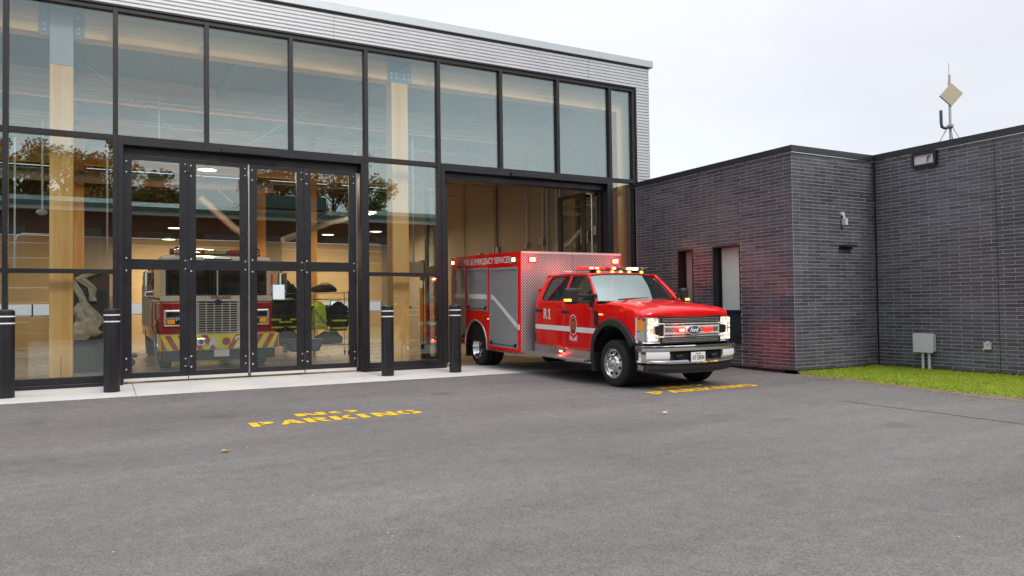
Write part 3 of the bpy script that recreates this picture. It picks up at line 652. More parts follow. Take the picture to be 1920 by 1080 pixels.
# glulam frame
for x, y, hw in [(-.688, 15.99, .185), (5.79, 15.99, .19), (11.90, 15.95, .14), (-.705, 24.8, .19), (5.94, 24.8, .19), (5.94, 33.6, .19), (-7.4, 15.99, .19)]:
    if x < 11: MB().box(x-hw, x+hw, y-.19, y+.19, FZ+.03, 6.47 if (x > 0 or x < -2 or y > 17) else 5.91).build('timber_column', 'wood_z', ST, bevel=.006)
    else: MB().box(x-hw, x+hw, y-.15, y+.15, FZ+.03, 6.47).build('timber_column', 'wood_z', ST, bevel=.006)
    MB().box(x-.14, x+.14, y-.24, y+.1, FZ-.002, FZ+.028).box(x-.004, x+.004, y-.197, y-.189, FZ+.03, .62).build('column_base_plate', 'steel_dark', ST)
for a, b in [(-8.2, -.88), (-.49, 5.79), (5.795, 12.04)]: MB().box(a, b, 15.82, 16.16, 6.47, 7.09).build('timber_beam', 'wood_x', ST, bevel=.006)
for y in (20.4, 24.8, 29.4): 
    for a, b in [(-8.2, 2.6), (2.605, 12.05)]: MB().box(a, b, y-.1, y+.1, 6.45, 7.08).build('timber_beam', 'wood_x', ST)
for x in (-.705, 5.94, 2.6, 9.0):
    MB().box(x-.09, x+.09, 16.43, 33.9, 6.78, 7.10).build('timber_purlin', 'deck_wood', ST)
MB().box(-.873, -.503, 15.80, 16.18, 5.915, 7.08).build('column_cap', 'stud_metal', ST)
MB().box(-1.045, -.885, 15.79, 15.815, 6.42, 7.0).box(-.49, -.33, 15.79, 15.815, 6.42, 7.0).build('steel_plate', 'plate_blue', ST)
MB().box(5.53, 6.07, 15.79, 15.815, 6.44, 6.97).build('steel_plate', 'plate_blue', ST)
q = MB()
for x, z in [(5.80, 6.94), (6.08, 6.92)] + [(x, z) for x in (5.74, 5.86, 6.03, 6.15) for z in (6.76, 6.66)] + [(-.98, 6.95), (-.98, 6.75), (-.98, 6.65), (-.43, 6.95), (-.43, 6.75), (-.43, 6.65)]:
    q = MB(); xx, zz = x*.975, 1.4+(z-1.4)*.975; q.cyl((xx, 15.789, zz), (xx, 15.775, zz), .022, n=8); q.build('bolt', 'pvc', ST)
# roof bracing rods, pipes, ducts (all galvanised runs, each its own part)
def part_tube(nm, pts, r, mat_='galv', n=8): return MB().tube(pts, r, n).build(nm, mat_, ST, smooth=True)
for y, z in ((18.0, 6.0), (19.2, 5.75), (21.5, 5.9), (23, 5.6), (26, 5.7)): part_tube('pipe', [(-8.2, y, z), (12.0, y, z-.05)], .022)
for p in [((-.3, 17.0, 6.3), (2.2, 17.6, 4.7)), ((4.4, 17.2, 6.2), (2.3, 17.2, 4.7)), ((5.0, 19, 6.3), (7.5, 19, 4.9)), ((9.5, 20, 6.2), (7.6, 20, 4.8)), ((1.5, 24, 6.3), (4.0, 24, 4.2)), ((6.2, 22, 4.2), (9.0, 26, 5.9)), ((4.6, 20, 3.6), (7.6, 24, 5.2))]: part_tube('brace_rod', p, .016)
part_tube('exhaust_duct', [(-8, 24, 5.15), (4.6, 24, 5.2)], .16, 'duct', 16)
part_tube('exhaust_duct', [(2.5, 24, 4.8), (3.5, 24.1, 3.9), (3.9, 24.1, 3.7)], .11, 'duct', 14)
part_tube('exhaust_duct', [(4.7, 23, 3.5), (6.4, 24, 4.2), (8.8, 24.2, 4.9)], .09, 'duct', 14)
for x, y, z0, z1 in [(-1.5, 17, 2.7, 4.75), (-1.08, 17.4, 3.45, 5.2), (.05, 17, 2.4, 4.75), (5.18, 17.2, 3.2, 5.1), (6.55, 17.0, 2.5, 5.5), (6.3, 17.6, 4.7, 5.7), (1.0, 17.2, 4.75, 5.9)]:
    part_tube('drop_pipe', [(x, y, z0), (x, y, z1)], .017, 'pvc', 8)
part_tube('drop_pipe', [(-1.5, 17, 2.2), (-1.5, 17, 2.75), (-1.46, 17, 2.87), (-1.38, 17, 2.92), (-.9, 17, 2.92)], .016, 'pvc')
part_tube('drop_pipe', [(4.95, 17, 2.2), (4.95, 17, 2.75), (4.99, 17, 2.87), (5.07, 17, 2.92), (5.7, 17, 2.92)], .016, 'pvc')
for x, z in ((-1.08, 3.38), (5.18, 3.12)): MB().sphere((x, 17.3, z), .09, 10, 6, (1.1, 1, .7)).build('reel', 'pvc', ST, smooth=True)
# conduits on the right hand wall
for y, z0, z1, m_ in [(25.8, 1.5, 6.0, 'wall_in'), (23.3, 3.5, 6.3, 'wall_in'), (23.1, 1.5, 5.9, 'steel_dark'), (21.0, 3.4, 6.5, 'galv'), (20.0, 1.5, 6.6, 'galv'), (19.75, 1.5, 6.6, 'galv'), (19.2, 3.2, 6.6, 'galv'), (19.0, 3.2, 6.6, 'galv'), (18.75, 3.1, 6.6, 'wall_in'), (18.1, 1.5, 6.6, 'galv'), (17.95, 3.4, 6.6, 'galv'), (17.1, 3.6, 6.6, 'galv')]:
    part_tube('conduit', [(11.99, y, z0), (11.99, y, z1)], .022, m_)
part_tube('conduit', [(11.99, 20.95, 3.35), (11.99, 20.4, 3.30), (11.99, 20.1, 3.42)], .016); part_tube('conduit', [(11.99, 21.0, 3.32), (11.99, 21.6, 3.2), (11.99, 21.75, 3.05), (11.99, 21.75, 2.2)], .016)
part_tube('conduit', [(11.99, 24.3, 3.27), (11.99, 23.5, 3.38)], .014)
for y, z, w_, h_ in [(20.05, 3.42, .26, .2), (21.0, 3.36, .14, .16), (23.3, 3.4, .16, .2), (23.05, 3.36, .18, .24), (24.4, 3.25, .16, .22), (23.0, 3.05, .16, .2), (19.15, 3.1, .3, .36), (18.1, 3.15, .18, .2), (25.8, 2.5, .25, .3)]:
    MB().box(11.93, 12.048, y-w_/2, y+w_/2, z-h_/2, z+h_/2).build('junction_box', 'plastic_grey', ST, bevel=.01)
MB().box(11.85, 12.048, 17.35, 17.8, 3.15, 3.5).build('junction_box', 'galv', ST, bevel=.01)
MB().box(11.90, 12.048, 17.0, 17.14, 3.35, 3.62).build('junction_box', 'galv', ST, bevel=.01)
MB().box(11.97, 12.048, 17.2, 19.3, 4.15, 4.17).build('strut_channel', 'galv', ST)

for i in range(7):
    x0_ = -1.15+i*.25
    MB().box(x0_+.004, x0_+.246, YB-.45, YB-.002, FZ, FZ+1.95).box(x0_+.05, x0_+.20, YB-.456, YB-.451, FZ+1.6, FZ+1.75).box(x0_+.20, x0_+.215, YB-.47, YB-.451, FZ+.9, FZ+1.05).build('locker', 'locker', ST)
for i in range(6):
    x0_ = 5.25+i*.27
    MB().box(x0_+.004, x0_+.262, YB-.45, YB-.002, FZ, FZ+2.1).box(x0_+.2, x0_+.215, YB-.47, YB-.451, FZ+.9, FZ+1.05).build('locker', 'red_matte' if i in (1, 4) else 'locker', ST)
for x0_, z0_, w_, h_, m_ in [(-1.0, 2.3, .5, .35, 'pvc'), (-.3, 2.35, .35, .5, 'safety_yellow'), (5.4, 2.5, .6, .4, 'pvc'), (6.2, 2.5, .3, .45, 'red_matte')]:
    MB().box(x0_, x0_+w_, YB-.03, YB-.002, z0_, z0_+h_).build('notice_board', m_, ST)
for y in (18.5, 21.0, 23.5, 26.0, 28.5, 31.0): MB().box(-8.4, 12.0, y-.003, y+.003, FZ-.0015, FZ-.0005).build('floor_joint', 'stud_metal', ST)
# ================================================================ brick building
BB = thing('brick_building', 'low flat roofed building of long dark grey bricks to the right of the truck', 'building', (12, 10.4, 0))
X1, Y1, X3, YE = 12.0, 10.38, 14.5, 3.0; ZT = 4.40; ch, bh = .0708, .0605; BL, BW = .4005, .3905
Z0 = .075
def shared(l):
    mb = MB(); mb.box(-l/2, l/2, -.045, .045, 0, bh); k = f'b{l:.3f}'
    return mb
windows = [(13.27, 13.80, 1.10, 2.69), (11.80, 12.63, .56, 2.69)]   # on wall X1 : y0,y1,z0,z1
def cells(length, z_rows, joints=()):
    """yield (a, b, row) brick extents along a wall 0..length"""
    for r_ in range(z_rows):
        off = -(r_ % 2)*BL/2; a = off
        while a < length-.02:
            lo, hi = max(a, 0)+.005, min(a+BL, length)-.005
            segs = [(lo, hi)]
            for j in joints:
                ns = []
                for (p, q_) in segs:
                    if p < j < q_: ns += [(p, j-.006), (j+.006, q_)]
                    else: ns.append((p, q_))
                segs = ns
            for (p, q_) in segs:
                if q_-p > .03: yield p, q_, r_
            a += BL
rows = int((ZT-Z0)/ch)
walls = []
# wall 1: X = X1 facing -X, s runs from Y1 upwards in Y ; wall 2: Y = Y1 facing -Y, from X1 to X3 ; wall 3: X = X3 facing -X, from Y1 down to YE
W1 = [('w1', a, b, r_) for a, b, r_ in cells(15.34-Y1, rows, (1.42,))]
W2 = [('w2', a, b, r_) for a, b, r_ in cells(X3-X1, rows)]
W3 = [('w3', a, b, r_) for a, b, r_ in cells(Y1-YE, rows, (2.50, 6.0))]
rr = random.Random(5)
def cutwin(c):
    w, a, b, r_ = c
    if w != 'w1': return [c]
    z0, z1 = Z0+r_*ch, Z0+r_*ch+bh; segs = [(a, b)]
    for (y0_, y1_, wz0, wz1) in windows:
        if z1 > wz0+.01 and z0 < wz1-.01:
            u0, u1 = y0_-Y1, y1_-Y1; ns = []
            for p, q_ in segs:
                if q_ <= u0 or p >= u1: ns.append((p, q_))
                else:
                    if p < u0-.03: ns.append((p, u0-.003))
                    if q_ > u1+.03: ns.append((u1+.003, q_))
            segs = ns
    return [(w, p, q_, r_) for p, q_ in segs]
allb = [d for c in W1+W2+W3 for d in cutwin(c)]
def place(c):
    w, a, b, r_ = c; z = Z0+r_*ch; pr = .0028+rr.uniform(-.0013, .0013)   # proud of the mortar
    if w == 'w1': return (X1+pr*0-pr+.05, Y1+(a+b)/2, z, 'y', b-a)
    if w == 'w2': return (X1+(a+b)/2, Y1-pr+.05, z, 'x', b-a)
    return (X3-pr+.05, Y1-(a+b)/2, z, 'y', b-a)
def px_size(c):
    x, y, z, ax, l = place(c); d = x*fw.x+y*fw.y+(z-H0)*fw.z; sx_ = (x*rt.x+y*rt.y)/d*1407+960
    if d < 1 or sx_ > 1935: return 0
    nrm = abs(x)/math.hypot(x, y) if ax == 'y' else abs(y)/math.hypot(x, y)
    return l*nrm*FPX/d if l > .3 else 0
ranked = sorted(allb, key=px_size, reverse=True); single = ranked[:300]; rest = ranked[300:]
cache = {}
bp = {}
for c in single:
    x, y, z, ax, l = place(c); k = (ax, round(l, 3))
    if k not in cache:
        mb = MB(); 
        if ax == 'y': mb.box(-.05, .05, -l/2, l/2, 0, bh)
        else: mb.box(-l/2, l/2, -.05, .05, 0, bh)
        o = mb.build('brick', 'brick', BB, bevel=.0); o.location = Vector((x, y, z))-org(BB); cache[k] = o
        # mesh was shifted by the parent's origin: undo
        for v in o.data.vertices: v.co += org(BB)
    else:
        o = bpy.data.objects.new('brick', cache[k].data); COL.objects.link(o); o.parent = BB; o.location = Vector((x, y, z))-org(BB)
q = MB()
for c in rest:
    x, y, z, ax, l = place(c)
    if ax == 'y': q.box(x-.05, x+.05, y-l/2, y+l/2, z, z+bh)
    else: q.box(x-l/2, x+l/2, y-.05, y+.05, z, z+bh)
q.build('brickwork', 'brick', BB, fix=False, kind='stuff')
# mortar body (behind the brick faces)
q = MB(); m1 = X1+.0; d = .28
def wallrect(y0_, y1_, z0, z1): q.box(X1, X1+d, y0_, y1_, z0, z1)
ys_ = [Y1, 11.80, 12.63, 13.27, 13.80, 15.36]
wallrect(Y1, 11.80, Z0, ZT+.02); wallrect(12.63, 13.27, Z0, ZT+.02); wallrect(13.80, 15.36, Z0, ZT+.02)
wallrect(11.80, 12.63, Z0, .56); wallrect(11.80, 12.63, 2.69, ZT+.02); wallrect(13.27, 13.80, Z0, 1.10); wallrect(13.27, 13.80, 2.69, ZT+.02)
q.box(X1+d, X3+d, Y1, Y1+d, Z0, ZT+.02); q.box(X3, X3+d, YE, Y1, Z0, ZT+.02)
q.build('mortar', 'mortar', BB)
MB().box(X3+d, 30, YE, YE+.3, 0, ZT).box(29.7, 30, YE+.3, 34, 0, ZT).box(X3+d, 29.7, 14, 34, 4.1, 4.15).box(X1+d, 29.7, 10.7, 14, 4.1, 4.15).box(X3+d, 29.7, YE+.3, 10.7, 4.1, 4.15).build('roof', 'coping_dark', BB)
MB().box(X1+.012, X1+d, Y1+.012, 15.36, -.02, Z0-.002).box(X1+.012, X3+d, Y1+.012, Y1+d, -.02, Z0-.002).box(X3+.012, X3+d, YE, Y1+.012, -.02, Z0-.002).build('flashing', 'flashing', BB)
# coping: dark cap with thin pale lower edge
cz0, cz1 = 4.415, 4.548; o_ = .045
q = MB(); q.box(X1-o_, X1+.32, Y1-o_, 15.36, cz0, cz1).box(X1+.32, X3-o_, Y1-o_, Y1+.32, cz0, cz1).box(X3-o_, X3+.32, YE, Y1+.32, cz0, cz1+.0); q.build('coping', 'coping_dark', BB, bevel=.006)
q = MB(); q.box(X1-o_+.008, X1-.006, Y1-o_+.008, 15.36, cz0-.014, cz0-.001).box(X1-.006, X3-o_, Y1-o_+.008, Y1-.006, cz0-.014, cz0-.001).box(X3-o_+.008, X3-.006, YE, Y1-.006, cz0-.014, cz0-.001); q.build('coping_edge', 'alu', BB)
MB().box(X3-.004, X3+.04, Y1-.05, Y1-.006, Z0, cz0).build('corner_sealant', 'flashing', BB)
for yj in (Y1-2.50,): MB().box(X3-.003, X3+.02, yj-.006, yj+.006, Z0, 4.40).build('control_joint', 'flashing', BB)
MB().box(X1-.003, X1+.02, Y1+1.414, Y1+1.426, 2.70, 4.40).build('control_joint', 'flashing', BB)
# windows in wall 1
for i, (y0_, y1_, z0, z1) in enumerate(windows):
    fx = X1+.21
    q = MB(); t_ = .035
    q.box(X1-.004, X1+.30, y0_, y0_+t_, z0, z1).box(X1-.004, X1+.30, y1_-t_, y1_, z0, z1).box(X1-.004, X1+.30, y0_+t_, y1_-t_, z1-t_, z1).box(X1-.02, X1+.30, y0_+t_, y1_-t_, z0, z0+t_)
    w_ = q.build('window', 'frame_dark', BB, bevel=.003)
    q = MB(); zt_ = 1.22 if i else 1.36
    q.box(fx-.03, fx+.03, y0_+t_, y0_+t_+.04, z0+t_, z1-t_).box(fx-.03, fx+.03, y1_-t_-(.04), y1_-t_, z0+t_, z1-t_).box(fx-.03, fx+.03, y0_+t_+.04, y1_-t_-.04, zt_, zt_+.05); q.build('frame', 'frame_dark', w_)
    MB().box(fx-.004, fx+.004, y0_+t_+.04, y1_-t_-.04, z0+t_, zt_).build('pane', 'win_dark', w_)
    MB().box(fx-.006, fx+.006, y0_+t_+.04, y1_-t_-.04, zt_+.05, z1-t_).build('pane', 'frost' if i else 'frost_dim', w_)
MB().box(X1+.31, X1+.33, 11.7, 13.9, .4, 2.8).build('window_backing', 'dark_void', BB)
# small things fixed to the walls
# floodlight recess in wall 3
t = thing('wall_light', 'square dark framed flood light high on the right brick wall under the roof edge', 'light', (X3, 9.2, 4.1))
q = MB(); q.box(X3-.10, X3+.02, 8.95, 8.99, 4.11, 4.40).box(X3-.10, X3+.02, 9.41, 9.45, 4.11, 4.40).box(X3-.10, X3+.02, 8.99, 9.41, 4.11, 4.16).box(X3-.10, X3+.02, 8.99, 9.41, 4.35, 4.40); q.build('housing', 'steel_dark', t, bevel=.005)
MB().box(X3-.06, X3-.04, 8.99, 9.41, 4.16, 4.35).build('reflector', 'lamp_white', t); MB().tube([(X3-.09, 9.12, 4.19), (X3-.07, 9.12, 4.30), (X3-.09, 9.05, 4.31), (X3-.08, 9.12, 4.25)], .008, 6).build('bracket', 'steel_dark', t)
# utility box on wall 3
t = thing('utility_box', 'pale grey square utility box on two pipes above the lawn', 'utility box', (X3, 9.28, 0))
MB().box(X3-.13, X3-.004, 9.08, 9.47, .40, .75).build('body', 'utility_grey', t, bevel=.02); MB().box(X3-.15, X3-.131, 9.065, 9.485, .385, .765).build('cover', 'utility_grey', t, bevel=.02)
for yy_ in (9.33, 9.20): MB().cyl((X3-.06, yy_, .02), (X3-.06, yy_, .41), .03, n=14).build('pipe', 'pvc', t, smooth=True)
t = thing('outdoor_socket', 'small white covered socket low on the right brick wall', 'socket', (X3, 8.1, .5))
MB().box(X3-.07, X3-.004, 8.02, 8.14, .49, .62).build('cover', 'pvc', t, bevel=.012); MB().box(X3-.085, X3-.04, 8.03, 8.09, .60, .65).cyl((X3-.05, 8.14, .5), (X3-.05, 8.16, .5), .02, n=8).build('hinge', 'pvc', t)
t = thing('security_camera', 'small white camera on an arm on the short brick wall', 'camera', (13.45, Y1, 3.1))
MB().cyl((13.45, Y1-.005, 3.24), (13.45, Y1-.05, 3.24), .045, n=14).cyl((13.45, Y1-.05, 3.24), (13.45, Y1-.07, 3.13), .02, n=8).build('arm', 'pvc', t, smooth=True)
MB().box(13.41, 13.49, Y1-.13, Y1-.03, 3.0, 3.14).build('body', 'pvc', t, bevel=.012)
t = thing('wall_light', 'flat black downlight on the short brick wall below the white camera', 'light', (13.52, Y1, 2.55))
MB().box(13.34, 13.72, Y1-.16, Y1-.005, 2.545, 2.60).build('hood', 'steel_dark', t, bevel=.006); MB().box(13.42, 13.64, Y1-.10, Y1-.005, 2.515, 2.544).build('lens', 'steel_dark', t)
# antenna mast on the roof
ax_, ay_ = 20.03, 12.0
t = thing('antenna_mast', 'pale roof mast with cream diamond panel antenna and tripod legs', 'antenna', (ax_, ay_, 4.15))
MB().tube([(ax_, ay_, 4.15), (ax_, ay_, 7.35)], .035, 10).build('mast', 'antenna_pole', t, smooth=True); MB().tube([(ax_, ay_, 7.35), (ax_, ay_, 7.83)], .01, 8).build('whip', 'antenna_pole', t)
MB().tube([(ax_-.05, ay_-.04, 7.15), (ax_-.05, ay_-.04, 7.5)], .03, 8).build('radome', 'antenna_cream', t, smooth=True)
dd = Vector((cy, -sy, 0)); nn = Vector((sy, cy, 0)); c = Vector((ax_, ay_, 6.95))-nn*.07; hs_ = .31
pts = []
for a_, b_ in ((0, hs_), (hs_, .03), (0, -hs_), (-hs_, -.03)): pts.append(c+dd*a_+Vector((0, 0, b_)))
MB().add([p-nn*.03 for p in pts]+[p+nn*.03 for p in pts], [(0, 1, 2, 3), (7, 6, 5, 4)]+[(i, (i+1) % 4, 4+(i+1) % 4, 4+i) for i in range(4)]).build('panel', 'antenna_cream', t)
MB().tube([c-Vector((0, 0, .86)), c-dd*.2-Vector((0, 0, .9)), c-dd*.27-Vector((0, 0, .86)), c-dd*.285-Vector((0, 0, .75)), c-dd*.285-Vector((0, 0, .42))], .04, 10).build('elbow', 'pipe_dark', t, smooth=True)
MB().cyl((ax_, ay_, 6.08), (ax_, ay_, 6.16), .085, n=12).build('collar', 'galv', t)
for k in range(3):
    a_ = R(20+120*k); MB().tube([(ax_+.05*math.cos(a_), ay_+.05*math.sin(a_), 6.12), (ax_+.95*math.cos(a_)*1.2, ay_+.95*math.sin(a_)*1.2, 4.15)], .014, 6).build('leg', 'galv', t)
# ================================================================ bollards
P0 = None
for i, (x, y, lab) in enumerate([(-1.375, 14.325, 'black bollard with two white bands at the far left edge'), (.11, 14.325, 'black bollard before the left jamb of the closed folding doors'), (4.97, 14.38, 'black bollard before the glass panel between the two bays'), (6.41, 14.30, 'black bollard before the left jamb of the open bay')]):
    if i == 0:
        t = thing('bollard', lab, 'bollard', (x, y, .064), 'black bollards along the station front')
        MB().lathe([(.0, 0), (.124, 0), (.124, 1.34), (.120, 1.375), (.10, 1.395), (0, 1.405)], (x, y, .064), 'z', 32).build('post', 'frame_dark', t, smooth=True)
        for z in (1.18, 1.29): MB().lathe([(.1245, z-.011), (.1262, z-.011), (.1262, z+.011), (.1245, z+.011)], (x, y, .064), 'z', 32).build('reflective_band', 'white_film', t, smooth=True)
        P0 = t
    else:
        c = copy_obj(P0); c.location = (x, y, .064); c['label'] = lab
# ================================================================ rescue truck. local axes: x to its own left/right, y rearwards, z up
TR = thing('rescue_truck', 'red crew cab rescue truck with aluminium box body and flashing lights leaving the bay', 'truck', (8.725, 10.6, .0), local=True, rot=(math.atan(.026), 0, 0))
def TB(mb, nm, mat_=None, par=None, **k): return mb.build(nm, mat_, par or TR, **k)
HW = 1.01
def hw(u, z):
    b = HW - .05*max(0, (.95-z))**1.5*.9 - .012*abs(z-1.1)
    if z > 1.44: b -= (z-1.44)*.40
    b -= .10*max(0, min(1, (-.45-u)/.35))**2    # nose tucks in
    if z > 1.25 and u < .5: b -= .35*(z-1.25)**1.4*min(1, (.5-u)/.5)
    return b
def sidefn(s, inset=0.): return lambda u, z: (s*(hw(u, z)-inset), u, z)
win_rear = [(1.66, 1.475), (2.33, 1.465), (2.42, 1.50), (2.36, 1.80), (2.30, 1.90), (2.20, 1.93), (1.66, 1.93)]
win_front = [(.57, 1.345), (.70, 1.345), (.80, 1.46), (.92, 1.475), (1.545, 1.475), (1.545, 1.93), (1.10, 1.925), (1.0, 1.89)]
win_front = [(.60, 1.36), (.72, 1.37), (.78, 1.47), (1.545, 1.475), (1.545, 1.93), (1.12, 1.925), (1.02, 1.88), (.64, 1.55)]
AC = (0.0, .50); AR = .60
for s in (-1, 1):
    f = sidefn(s)
    # fender with wheel arch
    fen = [(-.70, 1.225), (-.66, .84)] + arc(0, .50, .62, 148, 8, 18)[0:] + [(.605, .585), (.605, 1.40), (.48, 1.425), (.2, 1.42), (-.3, 1.385), (-.60, 1.345), (-.70, 1.29)]
    fen = [p for p in fen]
    TB(skin(fen, [], f, .07), 'fender', 'red_paint', smooth=True, solid=.012, soff=-1 if s > 0 else -1)
    fd = [(.617, .555), (1.585, .565), (1.585, 1.965), (1.10, 1.965), (.98, 1.925), (.55, 1.52), (.50, 1.43), (.617, 1.40)]
    rd = [(1.597, .565), (2.63, .575), (2.66, .95), (2.66, 1.35), (2.58, 1.72), (2.50, 1.90), (2.40, 1.965), (1.597, 1.965)]
    for nm, ol, wn, hx in (('door', fd, win_front, 1.50), ('door', rd, win_rear, 2.50)):
        d = TB(skin(ol, [wn], f, .09), nm, 'red_paint', smooth=True, solid=.012)
        TB(skin(wn, [], sidefn(s, .012), .2), 'window', 'glass_car', d, smooth=True)
        TB(MB().tube([f(*p) for p in wn+[wn[0]]], .008, 6), 'seal', 'black_plastic', d)
        a = f(hx, 1.26); TB(MB().box(a[0]-.025*1, a[0]+.025, hx-.11, hx+.11, 1.235, 1.285).cyl((a[0], hx+.09, 1.26), (a[0]+s*.022, hx+.09, 1.26), .035, n=12), 'handle', 'black_plastic', d, bevel=.008)
    # side stripe (reflective white band) on doors and fender
    band = skin([(.44, .89), (2.64, .89), (2.64, .985), (.50, .985)], [], sidefn(s, -.003), .12); TB(band, 'reflective_stripe', 'white_film', smooth=True)
    TB(skin([(-.70, .87), (-.585, .87), (-.62, .97), (-.70, .97)], [], sidefn(s, -.003), .06), 'reflective_stripe', 'white_film', smooth=True)
    # black wheel arch flare
    q = MB(); n = 22
    def fl(i, j, s=s):
        a_ = R(172-(172+6)*i) if False else R(158-166*i)
        prof = [(.535, .0), (.545, .045), (.60, .050), (.655, .035), (.668, .004)][j]
        u, z = prof[0]*math.cos(a_)*1.02, .50+prof[0]*math.sin(a_)*1.03
        return (s*(hw(u, max(z, .5))+prof[1]), u, z)
    q.add([fl(i/n, j) for i in range(n+1) for j in range(5)], [(i*5+j, (i+1)*5+j, (i+1)*5+j+1, i*5+j+1) for i in range(n) for j in range(4)]); TB(q, 'arch_flare', 'black_plastic', smooth=True, solid=.01)
    q = MB(); q.prism([(.50, .22), (.62, .22), (.615, .58), (.53, .55)], 'x', s*.80, s*(HW+.03)); TB(q, 'mud_flap', 'rubber', bevel=.01)
    q = MB(); q.prism([(-.56, .74), (-.68, .84), (-.74, .80), (-.74, .42), (-.60, .44)], 'x', s*.90, s*.985); TB(q, 'lower_valance', 'black_plastic', bevel=.02)
    # wheel well liner
    q = MB(); q.surf(14, 1, lambda a_, b_, s=s: (s*(.45+.52*b_), .60*math.cos(R(180*a_)), .42+.60*math.sin(R(180*a_)))); TB(q, 'wheel_well', 'rubber')
    # side vent
    a = HW; TB(skin([(.42, 1.06), (.47, 1.03), (.545, 1.04), (.555, 1.30), (.45, 1.30)], [], sidefn(s, -.012), .1), 'side_vent', 'black_plastic', solid=.012)
    for k in range(6): z = 1.08+k*.035; x = hw(.5, z)*s; TB(MB().box(x+s*.012, x+s*.02, .455, .54, z, z+.016), 'vent_slat', 'steel_dark')
# roof
def prof_roof(u, v):
    x = (v*2-1); hwr = .808; y = 1.06+1.36*u - .10*(1-x*x)*(1-u)**3 * 0
    zc = 1.965 + .045*(1-abs(x)**2.6) + .02*math.sin(math.pi*u) - .012*(1-u)**4
    return (x*hwr, y, zc)
q = MB(); q.surf(10, 14, prof_roof); TB(q, 'roof', 'red_paint', smooth=True, solid=.02)
q = MB(); q.surf(4, 14, lambda u, v: ((v*2-1)*(.808+.02*u), 2.42+.20*u, 1.965+.045*(1-abs(v*2-1)**2.6)-.30*u*u)); q.surf(1, 10, lambda u, v: ((v*2-1)*.95, 2.62, 1.70-1.15*u)); TB(q, 'cab_back', 'red_paint', smooth=True)
for s in (-1, 1):
    q = MB(); q.surf(16, 3, lambda u, v, s=s: ((s*(hw(1.1, 1.955)-.0+( .808-hw(1.1, 1.955))*v)), 1.06+1.42*u, 1.950+.017*v+.012*math.sin(math.pi*v))); TB(q, 'roof_rail', 'red_paint', smooth=True, solid=.01)
# A pillars + windscreen
WB = lambda x: (x*.90, .40+.20*abs(x)**2.2, 1.475-.012*abs(x)); WT = lambda x: (x*.765, 1.02+.06*abs(x)**2, 1.965-.03*abs(x)**3)
def ws(u, v):
    x = v*2-1; b_, t_ = WB(x), WT(x); p = Vector(b_).lerp(Vector(t_), u); p.z += .018*math.sin(math.pi*u)*(1-.3*x*x); p.y -= .03*math.sin(math.pi*u); return p
q = MB(); q.surf(8, 16, ws); TB(q, 'windscreen', 'glass_ws', smooth=True)
for s in (-1, 1):
    q = MB(); q.surf(8, 2, lambda u, v, s=s: Vector(ws(u, 1 if s > 0 else 0)).lerp(Vector((s*hw(.55+.46*u, 1.47+.46*u), .50+.54*u, 1.44+.51*u)), v)+Vector((0, 0, .010*math.sin(math.pi*v)))); TB(q, 'pillar', 'red_paint', smooth=True, solid=.012)
TB(MB().tube([ws(0, v/12) for v in range(13)], .012, 6), 'windscreen_seal', 'black_plastic'); TB(MB().tube([ws(1, v/12) for v in range(13)], .008, 6), 'windscreen_seal', 'black_plastic')
for p0, p1, p2 in (((-.62, .36, 1.50), (-.30, .33, 1.52), (.08, .37, 1.535)), ((.18, .36, 1.50), (.45, .36, 1.52), (.78, .50, 1.53))):
    TB(MB().tube([p0, p1, p2], [.014, .012, .006], 6), 'wiper', 'black_plastic')
# hood
def hood(u, v):
    x = v*2-1; y = -.845+1.265*u + (.10*(abs(x)**3))*(1-u); wd = .86+.05*u
    zf = 1.372+.118*(u**.8)
    z = zf - .035*abs(x)**2.2 - .06*max(0, abs(x)-.80)/.2*1 + .022*(1 if abs(x) < .45 else max(0, 1-(abs(x)-.45)/.12))*min(1, u*5)
    if u < .12: k_ = 1-u/.12; z -= .135*(1-math.sqrt(max(0, 1-k_*k_*.98)))
    return (x*wd*1.10, y, z)
q = MB(); q.surf(26, 36, hood); TB(q, 'hood', 'red_paint', smooth=True, solid=.02)
q = MB(); q.surf(3, 16, lambda u, v: ((v*2-1)*.93, -.842+.10*abs(v*2-1)**3+.012*u, 1.262-.045*u)); TB(q, 'hood_lip', 'red_paint', smooth=True)
TB(MB().box(-.9, .9, .36, .52, 1.40, 1.47), 'cowl', 'black_plastic')
# inner dark body so that gaps read dark, cab floor
q = MB(); q.box(-.90, .90, .62, 2.60, .50, .95).box(-.40, .40, -.65, .62, .35, 1.18); TB(q, 'inner_body', 'dark_void')
TB(MB().box(-.88, .88, .50, .72, 1.10, 1.42), 'dashboard', 'black_plastic', bevel=.03)
for x in (-.45, .45):
    for y in (1.25, 2.1):
        q = MB(); q.box(x-.25, x+.25, y-.05, y+.38, .95, 1.12).box(x-.24, x+.24, y+.30, y+.42, 1.1, 1.62).box(x-.13, x+.13, y+.32, y+.40, 1.64, 1.82); TB(q, 'seat', 'seat_grey', bevel=.03)
TB(MB().lathe([(.17, 0), (.185, .012), (.19, 0), (.185, -.012), (.17, 0)], (.42, .86, 1.38), 'y', 20).bar((.42-.17, .86, 1.38), (.42+.17, .86, 1.38), .03, .02), 'steering_wheel', 'black_plastic')
